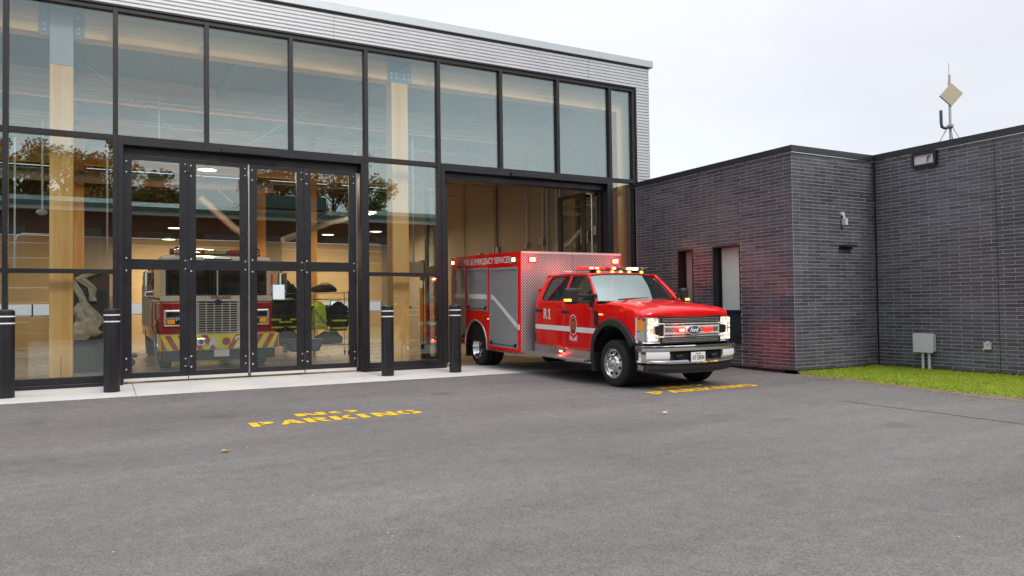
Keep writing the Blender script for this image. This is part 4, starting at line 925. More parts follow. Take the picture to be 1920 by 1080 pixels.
# ---- front face
TB(MB().box(-.90, .90, -.76, -.62, .76, 1.22), 'radiator_panel', 'dark_void')
gy = -.845
q = MB(); q.box(-.70, .70, gy+.02, gy+.06, .775, 1.225); gr_ = TB(q, 'grille', 'black_plastic')
for z in (1.19, 1.165, 1.14, .88, .855, .83, .805): TB(MB().box(-.62, .62, gy-.005, gy+.02, z, z+.011), 'grille_bar', 'galv', gr_)
for k in range(9): x = -.56+k*.14; TB(MB().box(x-.004, x+.004, gy+.0, gy+.02, .79, 1.21), 'grille_bar', 'steel_dark', gr_)
for z0, z1, yy_ in ((1.035, 1.075, gy-.03), (.925, .965, gy-.03)): TB(MB().box(-.60, .60, yy_, gy+.02, z0, z1), 'grille_bar', 'bright_trim', gr_, bevel=.012)
TB(MB().box(-.60, .60, gy-.015, gy+.01, .968, 1.032), 'grille_bar', 'alu', gr_)
TB(MB().box(-.66, .66, gy-.02, gy+.02, 1.098, 1.116).box(-.66, .66, gy-.02, gy+.02, .892, .908), 'grille_bar', 'bright_trim', gr_, bevel=.006)
for s in (-1, 1):
    pl = [(s*.60, .895), (s*.79, .900), (s*.815, .92), (s*.82, 1.085), (s*.79, 1.115), (s*.60, 1.11)]
    inn = [(s*.62, .93), (s*.76, .93), (s*.775, .95), (s*.78, 1.06), (s*.76, 1.08), (s*.62, 1.08)]
    for a_, b_, c_, d_ in zip(pl, pl[1:]+pl[:1], inn, inn[1:]+inn[:1]): pass
    q = MB(); q.tube([(p[0], gy-.02, p[1]) for p in pl+[pl[0]]], .015, 6); TB(q, 'grille_surround', 'bright_trim', gr_, smooth=True)
    q = MB(); q.prism(inn, 'y', gy-.015, gy+.02); TB(q, 'grille_inset', 'black_plastic', gr_)
    for k in range(4): TB(MB().box(s*.64, s*.76, gy-.022, gy-.014, .955+k*.03, .963+k*.03), 'grille_bar', 'steel_dark', gr_)
    # headlamp: wraps round the corner
    def hl(u, v, s=s, off=0.):
        x = .67+.325*u; y = gy+.01+.20*max(0, (u-.35)/.65)**2.2-off; z = .80+.42*v; return (s*x, y, z)
    q = MB(); q.surf(10, 4, hl); h_ = TB(q, 'headlight', 'lens_clear', smooth=True)
    q = MB(); q.surf(10, 2, lambda u, v, s=s: (s*(.672+.321*u), gy+.035+.20*max(0, (u-.35)/.65)**2.2, .805+.41*v)); TB(q, 'housing', 'bright_trim', h_, smooth=True)
    for z0, z1 in ((.825, 1.00), (1.015, 1.20)):
        TB(MB().box(s*.69, s*.905, gy+.014, gy+.03, z0, z1), 'reflector', 'headlamp', h_, bevel=.01)
        TB(MB().sphere((s*.79, gy+.014, (z0+z1)/2), .032, 12, 8, (1, .3, 1)), 'bulb', 'led_white', h_, smooth=True)
    q = MB(); q.surf(3, 3, lambda u, v, s=s: (s*(.925+.062*u), gy+.01+.20*max(0, ((.80+.19*u)-.35)/.65)**2.2, 1.0+.18*v)); TB(q, 'indicator', 'amber_lens', h_, smooth=True)
    q = MB(); q.tube([hl(0, 0), hl(0, 1)], .008, 6).tube([hl(u/8, 0) for u in range(9)], .008, 6).tube([hl(.72, 0), hl(.72, 1)], .011, 6); TB(q, 'trim', 'chrome', h_)
    # red flashers on the grille
    TB(MB().box(s*.20-.075, s*.20+.075, gy-.075, gy-.03, .975, 1.035), 'warning_light', 'led_red', bevel=.012) if False else None
for x, hot in ((-.245, 1), (.36, 0)):
    f_ = TB(MB().box(x-.095, x+.095, gy-.05, gy-.01, .965, 1.04), 'warning_light', 'led_red', bevel=.015)
    TB(MB().box(x-.055, x+.055, gy-.062, gy-.048, .985, 1.02), 'lamp', 'led_redhot' if hot else 'led_red', f_, bevel=.008)
# emblem
def oval(cx, cz, a_, b_, y0_, y1_, n=28): return MB().prism([(cx+a_*math.cos(2*math.pi*i/n), cz+b_*math.sin(2*math.pi*i/n)) for i in range(n)], 'y', y0_, y1_)
e_ = TB(oval(.0, 1.0, .168, .083, gy-.075, gy-.03), 'emblem', 'bright_trim', bevel=.006)
TB(oval(.0, 1.0, .143, .062, gy-.083, gy-.076), 'field', 'blue_oval', e_)
TB(text_mb('Ford', .075, .19, (-.095, gy-.084, .965), (1, 0, 0), (0, 0, 1), .003, shear=.35, bold=.03), 'lettering', 'white_film', e_)
# bumper
def bx_(x): return -.99+.16*abs(x/1.03)**5+.03*abs(x)
def bump(z0, z1, out_=.0, inn_=.06, x0=-1.03, x1=1.03, n=28, fz=lambda x: 0):
    q = MB(); vs_ = []
    for i in range(n+1):
        x = x0+(x1-x0)*i/n; y = bx_(x)-out_; vs_ += [(x, y, z0+fz(x)), (x, y-.012, z0+fz(x)+(z1-z0)*.5), (x, y, z1), (x, y+inn_, z1), (x, y+inn_, z0+fz(x))]
    q.add(vs_, [(i*5+j, (i+1)*5+j, (i+1)*5+(j+1) % 5, i*5+(j+1) % 5) for i in range(n) for j in range(5)] + [(0, 1, 2, 3, 4), tuple(n*5+j for j in range(5))[::-1]]); return q
bp_ = TB(bump(.665, .755, .012, .16), 'bumper', 'chrome', smooth=True)
TB(bump(.45, .51, .0, .10, fz=lambda x: .03*abs(x)**3), 'bumper_lower', 'chrome', bp_, smooth=True)
TB(bump(.51, .665, .0, .06, -1.03, -.56), 'bumper_end', 'chrome', bp_, smooth=True); TB(bump(.51, .665, .0, .06, .56, 1.03), 'bumper_end', 'chrome', bp_, smooth=True)
TB(bump(.545, .655, .006, .01, -.965, -.575), 'reflective_panel', 'white_film', bp_, smooth=True); TB(bump(.545, .655, .006, .01, .60, .985), 'reflective_panel', 'white_film', bp_, smooth=True)
TB(MB().box(-.56, .56, -.93, -.80, .50, .67), 'bumper_opening', 'dark_void', bp_)
for s in (-1, 1): TB(MB().tube([(s*.38-.05, -.93, .57), (s*.38-.05, -.985, .57), (s*.38+.05, -.99, .585), (s*.38+.06, -.95, .60)], .018, 8), 'tow_hook', 'black_plastic', bp_, smooth=True)
q = bump(.285, .447, -.05, .06, -.94, .94, fz=lambda x: .04*abs(x)**3); TB(q, 'air_dam', 'black_plastic', smooth=True)
TB(bump(.335, .35, -.03, .02, -.90, .90, fz=lambda x: .04*abs(x)**3), 'air_dam_lip', 'black_plastic', smooth=True)
pl_ = TB(MB().box(-.155, .155, -1.025, -1.012, .475, .635), 'number_plate', 'white_film', bevel=.004)
TB(text_mb('AT\u00b723034', .075, .26, (-.13, -1.026, .51), (1, 0, 0), (0, 0, 1), .002, bold=.02), 'lettering', 'bin_blue', pl_); TB(text_mb('ONTARIO', .018, .11, (-.055, -1.026, .605), (1, 0, 0), (0, 0, 1), .002), 'lettering', 'bin_blue', pl_)
# mirrors
for s in (-1, 1):
    x0_, x1_ = (1.35, 1.61)
    if s > 0: x0_, x1_ = 1.03, 1.20
    m_ = TB(MB().box(s*x0_, s*x1_, .54, .66, 1.42, 1.71), 'mirror', 'black_plastic', bevel=.045)
    TB(MB().bar((s*.96, .62, 1.575), (s*(x0_+.03), .60, 1.57), .035, .04).bar((s*.96, .64, 1.45), (s*(x0_+.03), .61, 1.45), .035, .04).box(s*.93, s*1.0, .56, .68, 1.40, 1.60), 'arm', 'black_plastic', m_, bevel=.01)
    TB(MB().box(s*x0_+s*.02, s*x1_-s*.02, .661, .668, 1.44, 1.69), 'glass', 'chrome', m_)
    TB(MB().box(s*(x1_-.10), s*(x1_+.004), .528, .62, 1.47, 1.515), 'marker_light', 'led_amber', m_, bevel=.006)
# lettering on the doors (camera side)
def sx(u, z, off=.006): return -(hw(u, z)+off)
xx = sx(1.98, 1.2, .009); TB(MB().prism([(2.135, 1.10), (2.05, 1.10), (2.05, 1.125), (2.075, 1.125), (2.075, 1.305), (2.10, 1.305), (2.14, 1.275), (2.14, 1.25), (2.109, 1.265), (2.109, 1.125), (2.135, 1.125)], 'x', xx, xx+.004), 'lettering', 'white_film')
for a_, u_, w_ in (('R', 2.30, .13),): TB(text_mb(a_, .205, w_, (sx(1.98, 1.2), u_, 1.10), (0, -1, 0), (0, 0, 1), .003, bold=.012), 'lettering', 'white_film')
# maltese cross style crest
cx_, cz_ = 1.24, 1.02
def crest(sc, off, matn):
    pts = []
    base = [(0, .185), (.055, .15), (.085, .155), (.078, .10), (.098, .075), (.10, 0), (.098, -.075), (.078, -.10), (.085, -.155), (.055, -.15), (0, -.185)]
    pts = base + [(-a_, b_) for a_, b_ in base[::-1][1:-1]]
    q = MB(); n = len(pts); xx = -(hw(cx_, cz_)+off)
    q.prism([(cx_-a_*sc[0], cz_+b_*sc[1]) for a_, b_ in pts], 'x', xx, xx+.003); return TB(q, 'crest', matn)
crest((1.12, 1.08), .006, 'white_film'); crest((.98, .99), .008, 'maltese_red'); 
TB(MB().prism([(cx_-.045, cz_-.085), (cx_+.045, cz_-.085), (cx_+.05, cz_+.07), (cx_-.05, cz_+.07)], 'x', -(hw(cx_, cz_)+.0105), -(hw(cx_, cz_)+.008)), 'crest', 'gold_leaf')
TB(text_mb('1', .09, .03, (-(hw(cx_, cz_)+.011), cx_+.015, cz_-.05), (0, -1, 0), (0, 0, 1), .001, bold=.02), 'crest', 'maltese_red')
for z, w_ in ((cz_+.11, .08), (cz_-.14, .10)): TB(text_mb('FIRE' if z > cz_ else 'RESCUE', .022, w_, (-(hw(cx_, z)+.009), cx_+w_/2, z), (0, -1, 0), (0, 0, 1), .001), 'crest', 'white_film')
for i, (chh, h_) in enumerate(zip('WELLAND', (.10, .07, .065, .065, .06, .075, .105))):
    TB(text_mb(chh, h_, .036 if chh != 'W' else .045, (sx(1.24, .78), cx_+.125-i*.036, .775-h_/2-(.02*math.sin(i*.5))), (0, -1, 0), (0, 0, 1), .003, bold=.03), 'lettering', 'white_film')
TB(text_mb('040', .035, .09, (sx(.36, 1.36, .004)+.02, .37, 1.385), (0, -1, 0), (0, 0, 1), .004, bold=.03), 'lettering', 'white_film')
f_ = TB(MB().box(-(HW+.012), -(HW-.02), .10, .36, 1.245, 1.285), 'badge', 'chrome', bevel=.006) if False else None
w_ = TB(MB().box(-(HW+.016), -(HW-.03), .19, .40, 1.222, 1.262), 'warning_light', 'lens_clear', bevel=.01); TB(MB().box(-(HW+.020), -(HW+.015), .28, .39, 1.23, 1.254), 'lamp', 'led_amber', w_, bevel=.004)
# ---- wheels: kept level (the body is raked, the axles are not)
def wheel(u, s, xo, dual=False, zc=.405):
    z = zc - math.tan(math.atan(.026))*u
    q = MB(); r = .405; w_ = .225; x = s*xo
    prof = [(.255, 0), (.262, 0.), (.30, -.0), (.36, .006), (.392, -.012), (.404, -.035), (.405, -.06)]
    P = [(a_, -s*(-b_)) for a_, b_ in prof]
    P = [(.253, 0), (.262, s*.004), (.31, s*.008), (.365, s*.002), (.392, -s*.018), (.403, -s*.04)]
    for k in range(5):
        x_ = -.04-.145*k/4; P += [(.405, s*(x_)), (.405, s*(x_-.024)), (.396, s*(x_-.026)), (.396, s*(x_-.031))]
    P += [(.403, -s*.22), (.37, -s*.235), (.255, -s*.235)]
    q.lathe(P, (x, u, z), 'x', 48); t_ = TB(q, 'wheel', 'rubber', smooth=True)
    # rim
    q = MB(); ro = .252
    if not dual: RP = [(.258, s*.004), (.250, s*.006), (.243, -s*.008), (.236, -s*.03), (.225, -s*.032), (.135, -s*.012), (.125, s*.0), (.10, s*.012), (.075, s*.014)]
    else: RP = [(.258, s*.004), (.250, s*.006), (.243, -s*.01), (.215, -s*.10), (.19, -s*.125), (.13, -s*.125), (.115, -s*.11), (.085, -s*.10)]
    q.lathe(RP, (x, u, z), 'x', 48); rm = TB(q, 'rim', 'alu_wheel', t_, smooth=True)
    hx = x + (s*.014 if not dual else -s*.10)
    q = MB(); q.lathe([(.085, 0), (.078, s*.012), (.068, s*.05), (.05, s*.06), (.0, s*.062)], (hx, u, z), 'x', 24); TB(q, 'hub', 'alu' if not dual else 'chrome', t_, smooth=True)
    for k in range(10):
        q = MB(); a_ = 2*math.pi*k/10; c_ = Vector((hx-(s*.004), u+.112*math.cos(a_), z+.112*math.sin(a_))); q.cyl(c_, c_+Vector((s*.03, 0, 0)), .014, n=6); TB(q, 'lug_nut', 'chrome', t_)
    for k in range(8):
        q = MB(); a_ = 2*math.pi*(k+.5)/8; rr_ = .180 if not dual else .165; xh = x-s*.0205 if not dual else x-s*.123
        c_ = Vector((xh+s*.004, u+rr_*math.cos(a_), z+rr_*math.sin(a_))); q.cyl(c_-Vector((s*.012, 0, 0)), c_+Vector((s*.0025, 0, 0)), .026, n=12); TB(q, 'hand_hole', 'dark_void', t_)
    pass
    return t_
wheel(.0, -1, 1.0); wheel(.0, 1, 1.0)
for s in (-1, 1):
    wheel(5.0, s, 1.17, True, .405+.075); 
    q = MB(); z = .48-.026*5.0; q.lathe([(.25, 0), (.37, -s*.0), (.403, -s*.03), (.405, -s*.2), (.37, -s*.235), (.25, -s*.235)], (s*.90, 5.0, z), 'x', 40, close=True); TB(q, 'wheel', 'rubber', smooth=True)
TB(MB().cyl((-.85, 0, .405), (.85, 0, .405), .06).cyl((-.8, 5.0, .36), (.8, 5.0, .36), .07).box(-.45, -.35, -.6, 6.2, .50, .70).box(.35, .45, -.6, 6.2, .50, .70).box(-.3, .3, .9, 4.4, .42, .60).cyl((0, .8, .45), (0, 4.9, .40), .05), 'chassis', 'steel_dark')
# ---- running board
for s in (-1, 1):
    TB(MB().box(s*.93, s*1.20, .62, 2.80, .375, .425), 'running_board', 'alu_step', bevel=.008)
    TB(MB().box(s*.93, s*.96, .63, 2.75, .426, .60), 'step_riser', 'alu_step', bevel=.004)
w_ = TB(MB().box(-.985, -.962, 1.62, 1.80, .47, .52), 'warning_light', 'lens_red', bevel=.01); TB(MB().box(-.99, -.986, 1.66, 1.76, .482, .508), 'lamp', 'led_redhot', w_)
# ---- box body
XL, XR, U0, U1 = -1.255, 1.285, 2.83, 6.27; ZB, ZTT = .385, 2.445; AW = (4.90, .42, .545)
for s, X in ((-1, XL), (1, XR)):
    ol = [(U0, ZB), (4.36, ZB)] + arc(4.90, .42, .545, 180+3, 360-3, 1)[:0] + [(4.36, .42)] + [(4.90+.545*math.cos(R(a_)), .42+.545*math.sin(R(a_))) for a_ in range(175, 0, -10)] + [(5.445, .42), (5.445, ZB+.02), (U1, ZB+.02), (U1, ZTT+.02), (U0, ZTT)]
    dz = .44
    h1 = [(U0+.09, .45), (4.20, .45), (4.20, 2.15), (U0+.09, 2.15)]; h2 = [(4.30, 1.20), (5.35, 1.22), (5.35, 2.18), (4.30, 2.17)]; h3 = [(5.45, .52), (6.17, .54), (6.17, 2.19), (5.45, 2.18)]
    q = skin(ol, [h1, h2, h3], lambda u, z, X=X: (X, u, z), .16); b_ = TB(q, 'body_panel', 'red_paint', solid=.03, soff=0)
    for h in (h1, h2, h3):
        (a0, z0), (a1, _), _, (_, z1) = h[0], h[1], h[2], h[3]
        sh = TB(MB().box(X-s*.012, X-s*.03, a0+.03, a1-.03, z0+.02, z1-.02), 'roller_shutter', 'shutter')
        q = MB(); xo = X+s*.018
        q.box(X-s*.02, xo, a0, a0+.035, z0, z1).box(X-s*.02, xo, a1-.035, a1, z0, z1).box(X-s*.02, xo, a0+.035, a1-.035, z1-.045, z1).box(X-s*.02, xo-s*.004, a0+.035, a1-.035, z0, z0+.022); TB(q, 'frame', 'plastic_grey', sh, bevel=.003)
        q = MB(); q.box(X-s*.01, X+s*.012, a0+.05, a1-.05, z0+.024, z0+.09); TB(q, 'bottom_rail', 'plastic_grey', sh, bevel=.006)
        TB(MB().tube([(X+s*.03, a0+.10, z0+.06), (X+s*.03, a1-.10, z0+.06)], .010, 8).box(X+s*.0, X+s*.045, a0+.06, a0+.12, z0+.035, z0+.11).box(X, X+s*.045, a1-.12, a1-.06, z0+.035, z0+.11), 'lift_bar', 'black_plastic', sh, bevel=.004)
    # fenderette ring, corner trims
    q = MB(); ring = [(4.90+.565*math.cos(R(a_)), .42+.565*math.sin(R(a_))) for a_ in range(180, -1, -9)]; q.tube([(X+s*.012, a_, b2_) for a_, b2_ in [(4.335, .36)]+ring+[(5.465, .38)]], .022, 8); TB(q, 'fender_ring', 'alu_step', smooth=True)
    q = MB(); q.surf(14, 1, lambda a_, b2_, s=s: (s*(.62+.62*b2_), 4.90+.545*math.cos(R(180*a_)), .40+.56*math.sin(R(180*a_)))); TB(q, 'wheel_well', 'rubber')
    TB(MB().box(X-s*.03, X+s*.018, U0+.01, 4.35, ZB-.035, ZB-.002), 'rub_rail', 'alu', bevel=.004)
    TB(MB().box(X-s*.3, X-s*.28, 5.50, 5.54, .12, .55).box(X-s*.33, X-s*.03, 5.50, 5.53, .12, .55), 'mud_flap', 'rubber')
    TB(MB().box(X-s*.004, X+s*.005, U0+.01, U1, ZTT-.002, ZTT+.022).box(X-s*.004, X+s*.006, U0-.005, U0+.03, ZB, ZTT), 'corner_trim', 'red_paint', bevel=.003)
# stripes on camera side box
st_ = .006; xs_ = XL-.0195
q = MB(); 
q.prism([(5.49, 1.475), (6.13, 1.475), (6.13, 1.585), (5.49, 1.585)], 'x', XL+.006, XL+.009); TB(q, 'reflective_stripe', 'white_film')
q = MB(); q.prism([(4.34, 1.465), (5.31, 1.475), (5.31, 1.585), (4.34, 1.575)], 'x', XL+.006, XL+.009); TB(q, 'reflective_stripe', 'white_film')
q = MB(); q.prism([(4.165, 1.465), (4.165, 1.573), (4.10, 1.572), (2.96, .965), (2.96, .855), (4.06, 1.463)], 'x', XL+.006, XL+.009); TB(q, 'reflective_stripe', 'white_film')
TB(MB().box(XL-.002, XL-.0195, U0+.002, U0+.09, .855, .965), 'reflective_stripe', 'white_film')
# lettering along the header
TB(text_mb('FIRE & EMERGENCY SERVICES', .135, 2.26, (XL-.0165, 5.52, 2.245), (0, -1, 0), (0, 0, 1), .003, shear=.15, bold=.008), 'lettering', 'white_film')
TB(MB().box(XL-.022, XL-.0155, 3.16, 3.27, 2.225, 2.37).box(XL-.022, XL-.0155, 5.62, 5.80, 2.245, 2.39), 'scene_light', 'plastic_grey', bevel=.004)
for u, z in ((3.06, 2.30), (6.13, 2.33)):
    w_ = TB(MB().box(XL-.035, XL-.016, u-.075, u+.075, z-.055, z+.055), 'warning_light', 'chrome', bevel=.012); TB(MB().box(XL-.045, XL-.036, u-.055, u+.055, z-.038, z+.038), 'lamp', 'led_redhot', w_, bevel=.006)
w_ = TB(MB().box(XL-.03, XL-.016, 4.20, 4.30, 1.02, 1.055), 'warning_light', 'chrome', bevel=.006); TB(MB().box(XL-.034, XL-.031, 4.21, 4.27, 1.026, 1.048), 'lamp', 'led_amber', w_)
# front (tread plate), top, back, floor
fr_ = TB(MB().box(XL+.016, XR-.016, U0, U0+.03, ZB, ZTT), 'front_panel', 'tread')
TB(MB().box(XL+.012, XR-.012, U0+.002, U1-.002, ZTT+.003, ZTT+.026), 'roof_panel', 'alu'); TB(MB().box(XL+.012, XR-.012, U0-.012, U0-.001, ZTT-.02, ZTT+.026), 'front_trim', 'bright_trim')
TB(MB().box(XL+.016, XR-.016, U1-.03, U1, ZB+.02, ZTT+.018), 'rear_panel', 'red_paint'); TB(MB().box(XL+.05, XR-.05, U0+.05, U1-.05, .62, .66), 'floor_panel', 'steel_dark')
TB(MB().box(-1.0, 1.0, U1, U1+.25, .45, .50).cyl((-1.05, U1+.1, .6), (-.8, U1+.1, .6), .04), 'rear_step', 'alu_step')
for xa in (XL+.03, XR-.04): TB(MB().box(xa, xa+.01, U0+.05, U1-.05, .5, 2.4), 'liner', 'dark_void')
for x in (XL+.27, XR-.17):
    w_ = TB(MB().box(x-.10, x+.10, U0-.02, U0, 2.235, 2.365), 'warning_light', 'led_red', bevel=.012); TB(MB().box(x-.066, x+.066, U0-.03, U0-.021, 2.262, 2.338), 'lamp', 'led_redhot', w_, bevel=.012)
# light bar on the cab roof
lb = TB(MB().box(-.79, .79, 1.25, 1.49, 2.055, 2.066).box(-.5, -.42, 1.30, 1.44, 1.99, 2.055).box(.42, .5, 1.30, 1.44, 1.99, 2.055), 'light_bar', 'steel_dark', bevel=.003)
for k in range(12):
    x0_ = -.79+k*.1317; m_ = {0: 'led_red', 1: 'led_redhot', 2: 'led_redhot', 3: 'led_red', 4: 'lens_red', 5: 'led_redhot', 6: 'lens_clear', 9: 'led_white', 11: 'lens_clear'}.get(k, 'lens_clear')
    hot = m_ == 'led_redhot'; mo = TB(MB().box(x0_+.003, x0_+.128, 1.255, 1.485, 2.068, 2.108), 'lamp_module', 'led_red' if hot else m_, lb, bevel=.010)
    if hot: TB(MB().box(x0_+.025, x0_+.106, 1.248, 1.254, 2.076, 2.102), 'lamp_core', 'led_redhot', lb, bevel=.002)
TB(MB().box(-.79, .79, 1.26, 1.48, 2.110, 2.120), 'lid', 'plastic_grey', lb, bevel=.003)
for x in (-.52, -.20, .0, .20, .50):
    TB(MB().sphere((x, 1.12, 2.018), .028, 10, 6, (1.4, 1.2, 1)), 'marker_light', 'led_amber', smooth=True)
TB(MB().box(-.66, -.50, 2.05, 2.13, 2.03, 2.055), 'antenna_base', 'white_film', bevel=.008)
TB(MB().tube([(-.72, 1.7, 2.0), (-.72, 1.70, 2.72)], .003, 5), 'whip_antenna', 'black_plastic')
# light thrown by the flashers
def tl(nm, typ, e, p, col=(1, .03, .02), **k): o = lightobj(nm, typ, e, p, col, TR, **k); return o
def aim(o, p, tgt): o.rotation_euler = (Vector(tgt)-Vector(p)).to_track_quat('-Z', 'Y').to_euler()
for p, tgt, e, sp in [((1.0, 1.37, 2.10), (3.45, 2.75, 2.2), 130, 34), ((1.08, .2, 1.2), (3.28, .12, 1.72), 60, 14), ((1.1, -.3, .9), (3.28, .35, .55), 105, 38), ((1.08, .2, 1.2), (3.28, .9, 2.2), 40, 50), ((1.35, 2.9, 2.3), (2.6, 4.9, 2.5), 25, 60)]:
    o = tl('flasher_light', 'SPOT', e, p, size=.04, spot=sp); aim(o, p, tgt)
for p, tgt, e in [((-.75, 1.30, 2.13), (-.75, 2.83, 2.0), 26), ((.4, 1.35, 2.13), (.4, 2.83, 2.2), 14)]:
    o = tl('flasher_light', 'SPOT', e, p, size=.05, spot=120); aim(o, p, tgt)
for p, tgt, e in [((XL+.27, U0-.06, 2.30), (XL+.27, U0, 1.8), 3), ((XR-.17, U0-.06, 2.30), (XR-.17, U0, 1.8), 3), ((-1.0, 1.71, .46), (-1.05, 1.71, .42), 1.2), ((-.245, gy-.09, 1.0), (-.245, gy, 1.02), 1.2)]:
    tl('flasher_glow', 'POINT', e, p, size=.03)
o = tl('flasher_light', 'SPOT', 30, (-1.30, 6.1, 2.33), size=.05, spot=110); aim(o, (-1.30, 6.1, 2.33), (-3.0, 5.2, 1.6))

# ================================================================ driver
def figure(name, joints, edges, radii, mat_, parent=None, tags=None, sub=2, root=0, loc=(0, 0, 0)):
    me = bpy.data.meshes.new(name); me.from_pydata([tuple(j) for j in joints], edges, []); o = bpy.data.objects.new(name, me); COL.objects.link(o); o.location = loc
    if parent: o.parent = parent
    bm = bmesh.new(); bm.from_mesh(me); sl = bm.verts.layers.skin.verify()
    for v, r_ in zip(bm.verts, radii): v[sl].radius = (r_, r_) if not isinstance(r_, tuple) else r_
    bm.verts.ensure_lookup_table(); bm.verts[root][sl].use_root = True; bm.to_mesh(me); bm.free()
    o.modifiers.new('skin', 'SKIN').use_smooth_shade = True; md = o.modifiers.new('sub', 'SUBSURF'); md.levels = sub; md.render_levels = sub
    me.materials.append(M[mat_])
    if tags: tagp(o, *tags)
    return o
PD = thing('person', 'driver in a tan shirt seated behind the side window of the red truck', 'person', (8.725+.38, 10.6+1.42, 1.14), local=True)
J = [(0, 0, 0), (0, .06, .22), (0, .05, .44), (0, .02, .56), (0, 0, .64), (0, -.01, .76), (0, -.02, .84), (-.19, .04, .44), (-.26, -.14, .26), (-.16, -.42, .27), (.19, .04, .44), (.26, -.14, .26), (.10, -.44, .27), (-.11, -.10, -.04), (-.12, -.48, -.02), (.11, -.10, -.04), (.12, -.48, -.02)]
E_ = [(0, 1), (1, 2), (2, 3), (3, 4), (4, 5), (5, 6), (2, 7), (7, 8), (8, 9), (2, 10), (10, 11), (11, 12), (0, 13), (13, 14), (0, 15), (15, 16)]
RR = [(.17, .13), (.16, .12), (.15, .10), .06, .09, .105, .075, .075, .055, .04, .075, .055, .04, .09, .07, .09, .07]
figure('body', J, E_, RR, 'shirt', PD)
q = MB(); q.sphere((0, -.015, .73), .095, 16, 12, (.85, 1.02, 1.22)); q.sphere((0, -.115, .72), .018, 8, 6, (.8, 1.2, 1.5)); q.sphere((-.085, 0, .72), .022, 8, 6, (.4, 1, 1.4)); q.sphere((.085, 0, .72), .022, 8, 6, (.4, 1, 1.4)); q.build('head', 'skin', PD, smooth=True)
q = MB(); q.surf(10, 16, lambda u, v: (.093*math.sin(1.5*u)*math.cos(6.2832*v), .012+.108*math.sin(1.5*u)*math.sin(6.2832*v), .735+.125*math.cos(1.5*u)+.0)); q.build('hair', 'hair', PD, smooth=True)
# ================================================================ fire engine parked inside, nose to the glass. local: x right, y into the hall, z up
FE = thing('fire_engine', 'red and white fire engine parked behind the closed glass doors', 'fire engine', (2.32, 18.0, FZ), local=True)
def FB(mb, nm, mat_=None, par=None, **k): return mb.build(nm, mat_, par or FE, **k)
yc = .60                                   # cab face
def rr_(w, z0, z1, r=.12, n=5):
    o = []
    for (cx0, cz0, a0) in ((w-r, z1-r, 0), (-w+r, z1-r, 90), (-w+r, z0+r, 180), (w-r, z0+r, 270)):
        for i in range(n+1): a_ = R(a0+90*i/n); o.append((cx0+r*math.cos(a_), cz0+r*math.sin(a_)))
    return o
def face(poly, y0_, y1_, nm, m_, par=None, **k): return FB(MB().prism(poly, 'y', y0_, y1_), nm, m_, par, **k)
FB(MB().box(-1.22, 1.22, yc+.02, 3.6, .55, 1.55), 'cab_lower', 'engine_red', bevel=.05)
FB(MB().box(-1.22, 1.22, yc+.02, 3.6, 1.551, 1.68), 'cab_band', 'cream_paint', bevel=.01)
q = MB(); n_ = 4
FB(MB().box(-1.20, -1.10, yc+.04, 3.6, 1.68, 2.42).box(1.10, 1.20, yc+.04, 3.6, 1.68, 2.42).box(-1.10, 1.10, 3.4, 3.6, 1.68, 2.42).box(-.02, .02, yc+.05, yc+.11, 1.68, 2.42), 'cab_upper', 'cream_paint', bevel=.02)
FB(MB().box(-1.22, 1.22, yc+.02, 3.62, 2.42, 2.60), 'cab_roof', 'cream_paint', bevel=.06)
for s in (-1, 1):
    c = .57*s; pl = [(c+a_, b_+2.04) for a_, b_ in rr_(.50, -.33, .33, .09)]; p_ = face(pl, yc+.05, yc+.065, 'windscreen', 'glass_car'); 
    FB(MB().tube([(x, yc+.052, z) for x, z in pl+[pl[0]]], .018, 6), 'seal', 'black_plastic', p_)
    # headlamp bezels
    h_ = FB(MB().box(s*.66, s*1.15, yc-.03, yc+.03, .98, 1.36), 'headlight', 'bright_trim', bevel=.05)
    for z in (1.25, 1.09):
        FB(MB().box(s*.71, s*1.10, yc-.045, yc-.028, z-.065, z+.065), 'lamp_recess', 'steel_dark', h_, bevel=.01); FB(MB().box(s*.73, s*.90, yc-.06, yc-.046, z-.05, z+.05), 'lens', 'lens_clear', h_, bevel=.01); FB(MB().box(s*.92, s*1.08, yc-.06, yc-.046, z-.05, z+.05), 'lens', 'amber_lens' if z < 1.2 else 'lens_clear', h_, bevel=.01)
    m_ = FB(MB().cyl((s*1.45, .55, 1.80), (s*1.45, .55, 2.22), .11, n=16).box(s*1.36, s*1.54, .47, .63, 1.66, 1.78), 'mirror', 'chrome', bevel=.02)
    FB(MB().tube([(s*1.2, .75, 2.35), (s*1.45, .58, 2.33), (s*1.45, .55, 1.64), (s*1.2, .72, 1.60)], .018, 8), 'arm', 'black_plastic', m_)
    w_ = FB(MB().lathe([(.30, 0), (.45, .02), (.52, .06), (.52, .28), (.3, .3)], (s*1.22-(0 if s < 0 else .3), 1.6, .52), 'x', 32, close=True), 'wheel', 'rubber', smooth=True)
    FB(MB().lathe([(.29, -.0), (.22, .06), (.1, .02), (.02, -.05)], (s*1.225-(0 if s < 0 else .01), 1.6, .52), 'x', 24), 'rim', 'chrome', w_, smooth=True)
    ring = [(1.6+.60*math.cos(R(a_)), .52+.60*math.sin(R(a_))) for a_ in range(190, -11, -12)]; FB(MB().tube([(s*1.235, a_, b_) for a_, b_ in ring], .035, 8), 'arch_trim', 'chrome', smooth=True)
    FB(MB().box(s*1.222, s*1.235, 2.3, 3.1, .62, 1.54), 'cab_door', 'engine_red', bevel=.01); FB(MB().tube([(s*1.26, 2.25, .9), (s*1.30, 2.25, 1.0), (s*1.30, 2.25, 1.9), (s*1.26, 2.25, 2.0)], .02, 8), 'grab_rail', 'chrome', smooth=True)
